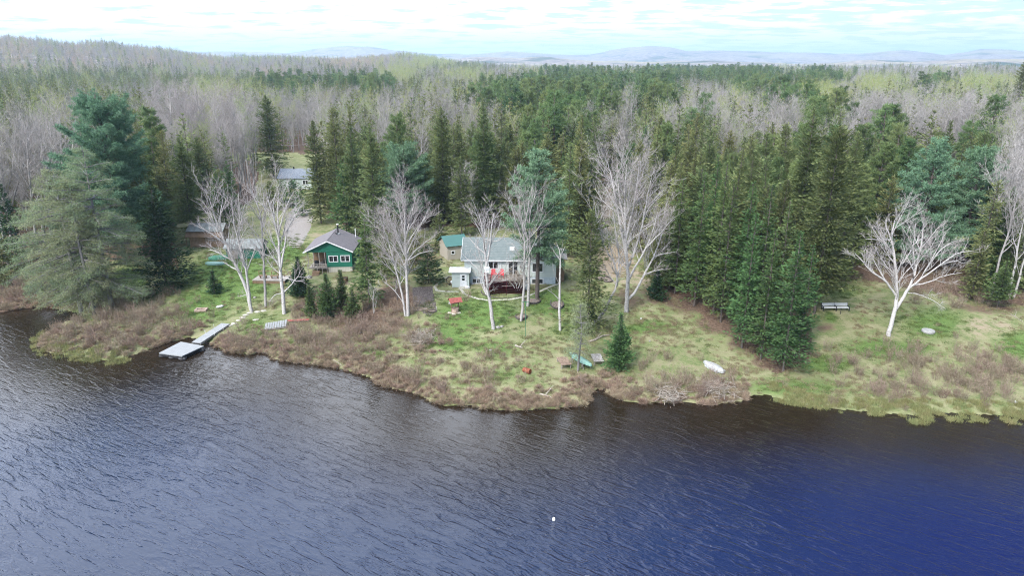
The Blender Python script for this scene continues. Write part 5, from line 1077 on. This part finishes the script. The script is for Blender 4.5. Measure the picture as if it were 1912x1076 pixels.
g = ground(1569, 587); tag(MB().tube([(0,0,-.1),(0,0,.75)], .035, 6).rock((0,0,.78),.06,.06,.06).build('short_post', MB_M['black']), 'thin dark post standing in front of the right bench', 'post').location = tuple(g)
g = ground(1733, 620); tag(MB().lathe([(.72,-.1),(.78,.1),(.74,.24),(.55,.30)], 22).build('stone_disc', MB_M['rock'], bevel=.02), 'round pale concrete well cover on the right lawn', 'well cover').location = tuple(g)
bpy.data.objects['stone_disc'].data.materials[0] = plain('pale_concrete', (.34,.34,.33), (.24,.24,.23), 4, .8)
def wishing_well():
    g = ground(850, 583); o = root('wishing_well', 'rustic wishing well with faded red roof on the cottage lawn', 'wishing well', g, R(20))
    MB().lathe([(.5,-.1),(.52,.55),(.42,.56),(.40,.2)], 12).build('well_wall', MB_M['brick'], o)
    for s in (-1, 1): MB().box(s*.48-.05, s*.48+.05, -.05, .05, .0, 1.65).build('post', MB_M['brownwood'], o)
    MB().slab([(-.85,-.75,1.55),(.85,-.75,1.55),(.85,0,2.0),(-.85,0,2.0)], -.05).slab([(-.85,0,2.0),(.85,0,2.0),(.85,.75,1.55),(-.85,.75,1.55)], -.05).build('roof', MB_M['redroof'], o)
    MB().tube([(-.48,0,1.2),(.48,0,1.2)], .07, 8).build('windlass', MB_M['brownwood'], o)
wishing_well()
for i, (x, y, lb) in enumerate([(840,585,'left'),(848,587,'middle'),(856,585,'right'),(848,578,'nearest the well')]):
    o = tag(MB().box(-.3,.3,-.24,.24,-.03,.09).build('paving_slab', MB_M['stone'], bevel=.03), 'pale square paving slab below the wishing well, '+lb, 'paving slab', 'slabs by the wishing well'); o.location = tuple(ground(x, y)); o.rotation_euler = (0, 0, R(i*13-12))
MB_M_path = [(873,498),(864,502),(852,509),(838,520),(824,520),(816,527),(812,535),(815,542),(826,544.5),(840,545),(850,545),(858,545)]
def paved(name, label, pts, w=.42):
    P = [ground(*p) for p in pts]; V = []; mb = MB(); o = root(name, label, 'path', P[0]); n0 = 0
    o['kind'] = 'structure'; del o['category']
    cum = [0]
    for a, b in zip(P, P[1:]): cum.append(cum[-1]+np.hypot(*(b-a)[:2]))
    s = 0.15; rn = random.Random(4)
    while s < cum[-1]:
        i = max(j for j in range(len(cum)) if cum[j] <= s); i = min(i, len(P)-2); f = (s-cum[i])/(cum[i+1]-cum[i]); p = P[i]*(1-f)+P[i+1]*f; d = (P[i+1]-P[i])[:2]; d /= np.hypot(*d); q = p-P[0]
        e = .30; n = np.array([-d[1], d[0]])*w/2*rn.uniform(.85, 1.1); zz = hz(p[0], p[1])-P[0][2]+.035
        mb.slab([(q[0]-d[0]*e-n[0], q[1]-d[1]*e-n[1], zz), (q[0]+d[0]*e-n[0], q[1]+d[1]*e-n[1], zz), (q[0]+d[0]*e+n[0], q[1]+d[1]*e+n[1], zz), (q[0]-d[0]*e+n[0], q[1]-d[1]*e+n[1], zz)], .08); s += .66
    mb.build('paving', MB_M['stone'], o)
paved('porch_path', 'curved row of pale pavers from the left to the porch step', [(842,516),(830,520),(820,527),(812,536),(816,543),(828,544.5),(842,545),(857,545)])
paved('cottage_path', 'long curved row of pale pavers around the cottage deck', [(861,541),(866,548),(876,553),(892,558),(910,561),(930,561),(950,560),(968,557),(985,553),(1002,547),(1018,540),(1032,534),(1044,530)])
def bed_ring(px, py, rx, ry, lb, rz=0):
    g = ground(px, py); o = root('flower_bed', lb, 'flower bed', g, R(rz), 'round dark edged flower beds'); e = MB(); n = 20
    for i in range(n): a0, a1 = 2*math.pi*i/n, 2*math.pi*(i+1)/n; e.bar((rx*math.cos(a0), ry*math.sin(a0), .06), (rx*math.cos(a1), ry*math.sin(a1), .06), .12, .2)
    e.build('edging', MB_M['soil'], o); MB().lathe([(1, -.1), (.95, .06), (.5, .11)], 20).build('soil', MB_M['soil2'], o).scale = (rx*.93, ry*.93, 1)
bed_ring(973, 592, .75, 1.0, 'dark edged ring bed around the grey pole birch'); bed_ring(994, 562, 1.1, 1.2, 'dark flower bed at the foot of the cottage pine'); bed_ring(1040, 568, .9, 1.9, 'long dark flower bed beside the dead snag'); bed_ring(1127, 521, 1.0, 1.9, 'dark curved flower bed at the edge of the sandy clearing', 25); bed_ring(807, 582, .6, .45, 'small stone edged bed at the foot of the garden plot')
def garden_plot():
    g = ground(793, 580); o = root('garden_plot', 'rectangular dark bed of soil and dead stems between birch and lawn', 'garden bed', g, R(3)); rng = np.random.default_rng(8)
    MB().box(-1.6, 1.5, .0, 4.6, -.2, .10).build('soil', MB_M['soil2'], o); f = MB(); f.box(-1.7,-1.6,-.1,4.7,-.1,.2); f.box(1.5,1.6,-.1,4.7,-.1,.2); f.box(-1.6,1.5,4.6,4.7,-.1,.2); f.build('border', MB_M['greywood'], o)
    n = 900; P = np.stack([rng.uniform(-1.5, 1.4, n), rng.uniform(.1, 4.5, n), np.full(n, .08)], 1); V, F = kites(P, rng.normal(0, 1, (n, 3))+[0,0,.6], rng.uniform(.1, .45, n), np.full(n, .05), rng, 1.5)
    link(bpy.data.objects.new('dead_stems', mesh_np('dead_stems', V, [F], MT['brush'])), o)
garden_plot()
g = ground(981, 541); o = root('propane_tank', 'upright white propane tank beside the deck', 'gas tank', g); MB().lathe([(.30,0),(.36,.08),(.36,1.15),(.28,1.33),(.10,1.38)], 18).build('tank', MB_M['tank'], o, smooth=True); MB().lathe([(.14,1.36),(.14,1.55),(.1,1.56)], 12).build('collar', MB_M['tank'], o)
o = root('wheelbarrow', 'white tub wheelbarrow parked left of the porch door', 'wheelbarrow', ground(848, 534), R(-20)); MB().add([(-.5,-.35,.7),(.5,-.35,.7),(.5,.35,.7),(-.5,.35,.7),(-.3,-.22,.38),(.3,-.22,.38),(.3,.22,.38),(-.3,.22,.38)], [(0,1,2,3),(4,7,6,5),(0,4,5,1),(1,5,6,2),(2,6,7,3),(3,7,4,0)]).build('tub', MB_M['white'], o); MB().tube([(-.7,-.04,.18),(-.7,.04,.18)], .18, 12).build('wheel', MB_M['black'], o)
for s in (-1, 1): MB().bar((-.7,s*.08,.18),(.95,s*.3,.55),.04).build('handle', MB_M['brownwood'], o); MB().bar((.3,s*.22,.42),(.35,s*.25,0),.04).build('leg', MB_M['black'], o)
o = root('wagon_wheel', 'dark wagon wheel leaning against the porch corner', 'wagon wheel', ground(841, 531), R(15)); w = MB(); c = (0, 0, .62)
for i in range(20): a0, a1 = 2*math.pi*i/20, 2*math.pi*(i+1)/20; w.bar((.6*math.cos(a0),.1*math.sin(a0),.6+.6*math.sin(a0)),(.6*math.cos(a1),.1*math.sin(a1),.6+.6*math.sin(a1)),.07)
w.build('rim', MB_M['black'], o); w = MB()
for i in range(8): a0 = math.pi*i/4; w.bar((0,0,.6),(.58*math.cos(a0),.1*math.sin(a0),.6+.58*math.sin(a0)),.045)
w.build('spokes', MB_M['brownwood'], o)
o = tag(MB().rock((0,0,.2),.34,.28,.24,5).build('white_boulder', MB_M['white']), 'white rounded stone on the lawn right of the porch step', 'stone'); o.location = tuple(ground(873, 539))
o = root('fire_box', 'dark iron fire box on short legs before the green cabin', 'fire box', ground(641, 527), R(-6)); bx = MB(); bx.box(-.6,.6,-.5,-.45,.15,.75); bx.box(-.6,.6,.45,.5,.15,.75); bx.box(-.6,-.55,-.45,.45,.15,.75); bx.box(.55,.6,-.45,.45,.15,.75); bx.box(-.55,.55,-.45,.45,.15,.22); bx.build('box', MB_M['brownwood'], o)
for x in (-.55,.55):
    for y in (-.45,.45): MB().box(x-.05,x+.05,y-.05,y+.05,-.1,.149).build('leg', MB_M['black'], o)
MB().box(-.5,.5,-.4,.4,.60,.66).build('grate', MB_M['black'], o); MB().bar((-.58,.4,.7),(-.58,.4,1.05),.06).build('flue', MB_M['black'], o)
o = root('lawn_deck', 'low brown wooden deck with thin rail behind the three birches', 'deck', ground(494, 530), R(-4))
MB().box(-1.9,3.2,0,2.6,.45,.55).build('deck_boards', MB_M['greywood'], o); MB().box(-1.85,3.15,.03,.08,-.3,.445).build('skirt', MB_M['brownwood'], o)
rl = MB(); rl.box(-1.9,3.2,2.5,2.58,1.2,1.27)
for i in range(6): rl.box(-1.9+i*1.0,-1.82+i*1.0,2.5,2.58,.55,1.2)
rl.box(3.12,3.2,.05,2.5,1.2,1.27); rl.build('rail', MB_M['brownwood'], o); 
for x in (-1.2, .6): MB().box(x, x+1.2, .9, 1.4, .9, .98).box(x+.1,x+.2,1.0,1.3,.55,.9).box(x+1.0,x+1.1,1.0,1.3,.55,.9).build('bench', MB_M['brownwood'], o)
for i, (x, y, rz, L, lb) in enumerate([(411,484,10,3.6,'green covered boat stored beside the shed behind the left birch'),(402,494,-4,3.2,'pale green upturned small boat on the grass behind the left birch')]):
    o = root('stored_boat', lb, 'boat', ground(x, y), R(rz), 'boats stored by the shed'); hull(MB(), L, 1.2, .5+.2*(1-i), ends=.25).build('hull', MB_M['fabric' if i == 0 else 'mint'], o, smooth=True); MB().bar((-L*.42,0,.48+.2*(1-i)),(L*.42,0,.48+.2*(1-i)),.05).build('keel', MB_M['fabric' if i == 0 else 'mint'], o)
def log(name, pts, r, lb, cat='log'):
    g = ground(*pts[0]); P = []
    for x, y in pts: q = ground(x, y)-g; P.append(q+[0, 0, r*.8])
    k = len(P); b = MB(); b.tube(P, [r*(1-.55*i/max(1, k-1)) for i in range(k)], 8)
    if k > 2: b.tube([P[1], P[1]+[.5,.6,.35], P[1]+[.9,1.3,.5]], [r*.5, r*.35, .02], 6)
    tag(b.build(name, MB_M['log']), lb, cat).location = tuple(g)
log('driftwood_log', [(962,647),(970,650),(976,651)], .13, 'short bleached log on the grass below the cottage')
log('fallen_branch', [(1100,640),(1112,636),(1125,629),(1138,627)], .15, 'bleached fallen branch left of the pyramid fir'); log('driftwood_log', [(1008,738),(1018,740),(1030,744)], .12, 'white driftwood log caught in brush at the water edge')
log('fallen_branch', [(622,673),(630,678),(638,683)], .07, 'thin branch trailing into the water left of centre'); log('fallen_branch', [(1883,585),(1895,592),(1910,602)], .06, 'thin pale branch on the grass at the right edge')
log('fallen_branch', [(1310,715),(1330,708),(1360,706)], .06, 'long bare branch arching over the shore brush')
for i, (x, y, s, lb) in enumerate([(930,613,.32,'pale boulder right of the forked birch foot'),(937,611,.25,'smaller boulder of the pair by the forked birch'),(411,574,.32,'oblong white stone on the left lawn'),(841,568,.4,'grey boulder beside the wishing well'),(916,655,.16,'small pale stone low on the lawn'),(1197,596,.15,'white stone below the tallest birch'),(1213,638,.15,'white pebble on the open bank'),(1896,753,.22,'white rock at the right shore'),(578,519,.45,'grey rock pile stone below the cabin porch'),(476,557,.25,'stone behind the left birch trunk'),(1598,541,.12,'tiny pale stone behind the bench lawn')]):
    o = tag(MB().rock((0,0,0), s*(1.6 if i == 2 else 1), s*.75, s*.6, i+20).build('boulder', MB_M['rock' if i not in (2,7,5) else 'white']), lb, 'stone', 'loose stones'); o.location = tuple(ground(x, y)+[0,0,s*.3]); o.rotation_euler = (0,0,R(35 if i == 2 else i*40))
g = ground(981, 628); o = root('washing_pole', 'thin green pole standing on the cottage lawn', 'pole', g); MB().tube([(0,0,-.2),(0,0,4.6)], .035, 6).build('pole', MB_M['poleg'], o); MB().bar((-.4,0,4.5),(.4,0,4.5),.05).build('crossarm', MB_M['poleg'], o)
def brush_pile(px=788, py=633, lb='pile of cut grey brush left of the lawn', sd=9):
    g = ground(px, py); rng = np.random.default_rng(sd); n = 220; a = rng.random(n)*6.28; P = np.stack([rng.normal(0, .8, n), rng.normal(0, 1.0, n), rng.random(n)*.7], 1); st = []
    for i in range(n): d = np.array([math.cos(a[i]), math.sin(a[i])*1.2, rng.normal(.15, .2)]); L = rng.uniform(.5, 1.6); st.append((np.array([P[i]-d*L/2, P[i], P[i]+d*L/2]), np.array([.03, .025, .01])))
    V, F = tubes_np(st, 4); V[:, 2] = np.maximum(V[:, 2], -.05); o = link(bpy.data.objects.new('brush_pile', mesh_np('brush_pile', V, [F], MB_M['log']))); tag(o, lb, 'brush pile', 'grey brush piles'); o.location = tuple(g)
brush_pile(); brush_pile(1248, 738, 'tangle of grey dead branches hanging over the water edge', 19); brush_pile(1335, 728, 'tangle of grey dead branches below the white rowing boat', 29)
bh = ground(922, 615); p = atY(909, 505, bh[1]-.3); o = root('bird_house', 'white birdhouse fixed to the forked birch before the deck', 'birdhouse', p); MB().box(-.25,.25,-.2,.2,-.25,.25).build('box', MB_M['white'], o); MB().slab([(-.32,-.28,.24),(.32,-.28,.24),(.32,.26,.36),(-.32,.26,.36)], -.04).build('roof', MB_M['white'], o); MB().tube([(0,-.21,.03),(0,-.203,.03)], .05, 10).build('entry', MB_M['black'], o)
b = at(1034, 972, 0); o = root('mooring_buoy', 'small white float alone on the open water', 'buoy', b); MB().lathe([(.03,-.12),(.11,-.06),(.125,.05),(.09,.2),(.04,.27)], 14).build('body', MB_M['floaty'], o, smooth=True); MB().lathe([(.03,.26),(.04,.30),(.02,.34)], 8).build('eye', MB_M['black'], o)
# utility poles and wires beyond the clearing
PP = [ground(342, 296), ground(455, 300), ground(600, 303)]
for i, p in enumerate(PP):
    o = root('utility_pole', 'thin wooden pole carrying the wire, '+('left of the tall birches','amid the tall birches','right of the far cottage')[i], 'utility pole', p, 0, 'poles along the back road'); H = (6.2, 6.0, 6.4)[i]
    MB().tube([(0,0,-.3),(0,0,H)], [.13,.09], 8).build('pole', MB_M['greywood'], o); MB().bar((-.6,0,H-.4),(.6,0,H-.4),.09).build('crossarm', MB_M['greywood'], o); PP[i] = p+[0, 0, H-.3]
for i in (0, 1):
    a, b = PP[i], PP[i+1]; L = [tuple(a*(1-f)+b*f-[0,0,1.2*4*f*(1-f)*.5]) for f in np.linspace(0, 1, 9)]; tag(MB().tube([Vector(q)-Vector(a) for q in L], .035, 5).build('overhead_wire', MB_M['wire']), 'pale overhead wire %s the middle pole' % ('left of' if i == 0 else 'right of'), 'wire', 'wires along the back road').location = tuple(a)

# ------------------------------------------------------------------ the air
def haze():
    m = newmat('haze_air'); t = NT(m); v = t.t.nodes.new('ShaderNodeVolumePrincipled'); v.inputs['Color'].default_value = (.55, .77, 1.0, 1); v.inputs['Density'].default_value = HAZE; v.inputs['Anisotropy'].default_value = .2
    t.l(v.outputs[0], t.out.inputs['Volume']); o = MB().box(-13500, 13500, -3500, 14300, -4, 340).build('haze', m); tag(o, 'thin pale blue air over lake and hills', None, kind='stuff')
HAZE = 0.00013
haze()
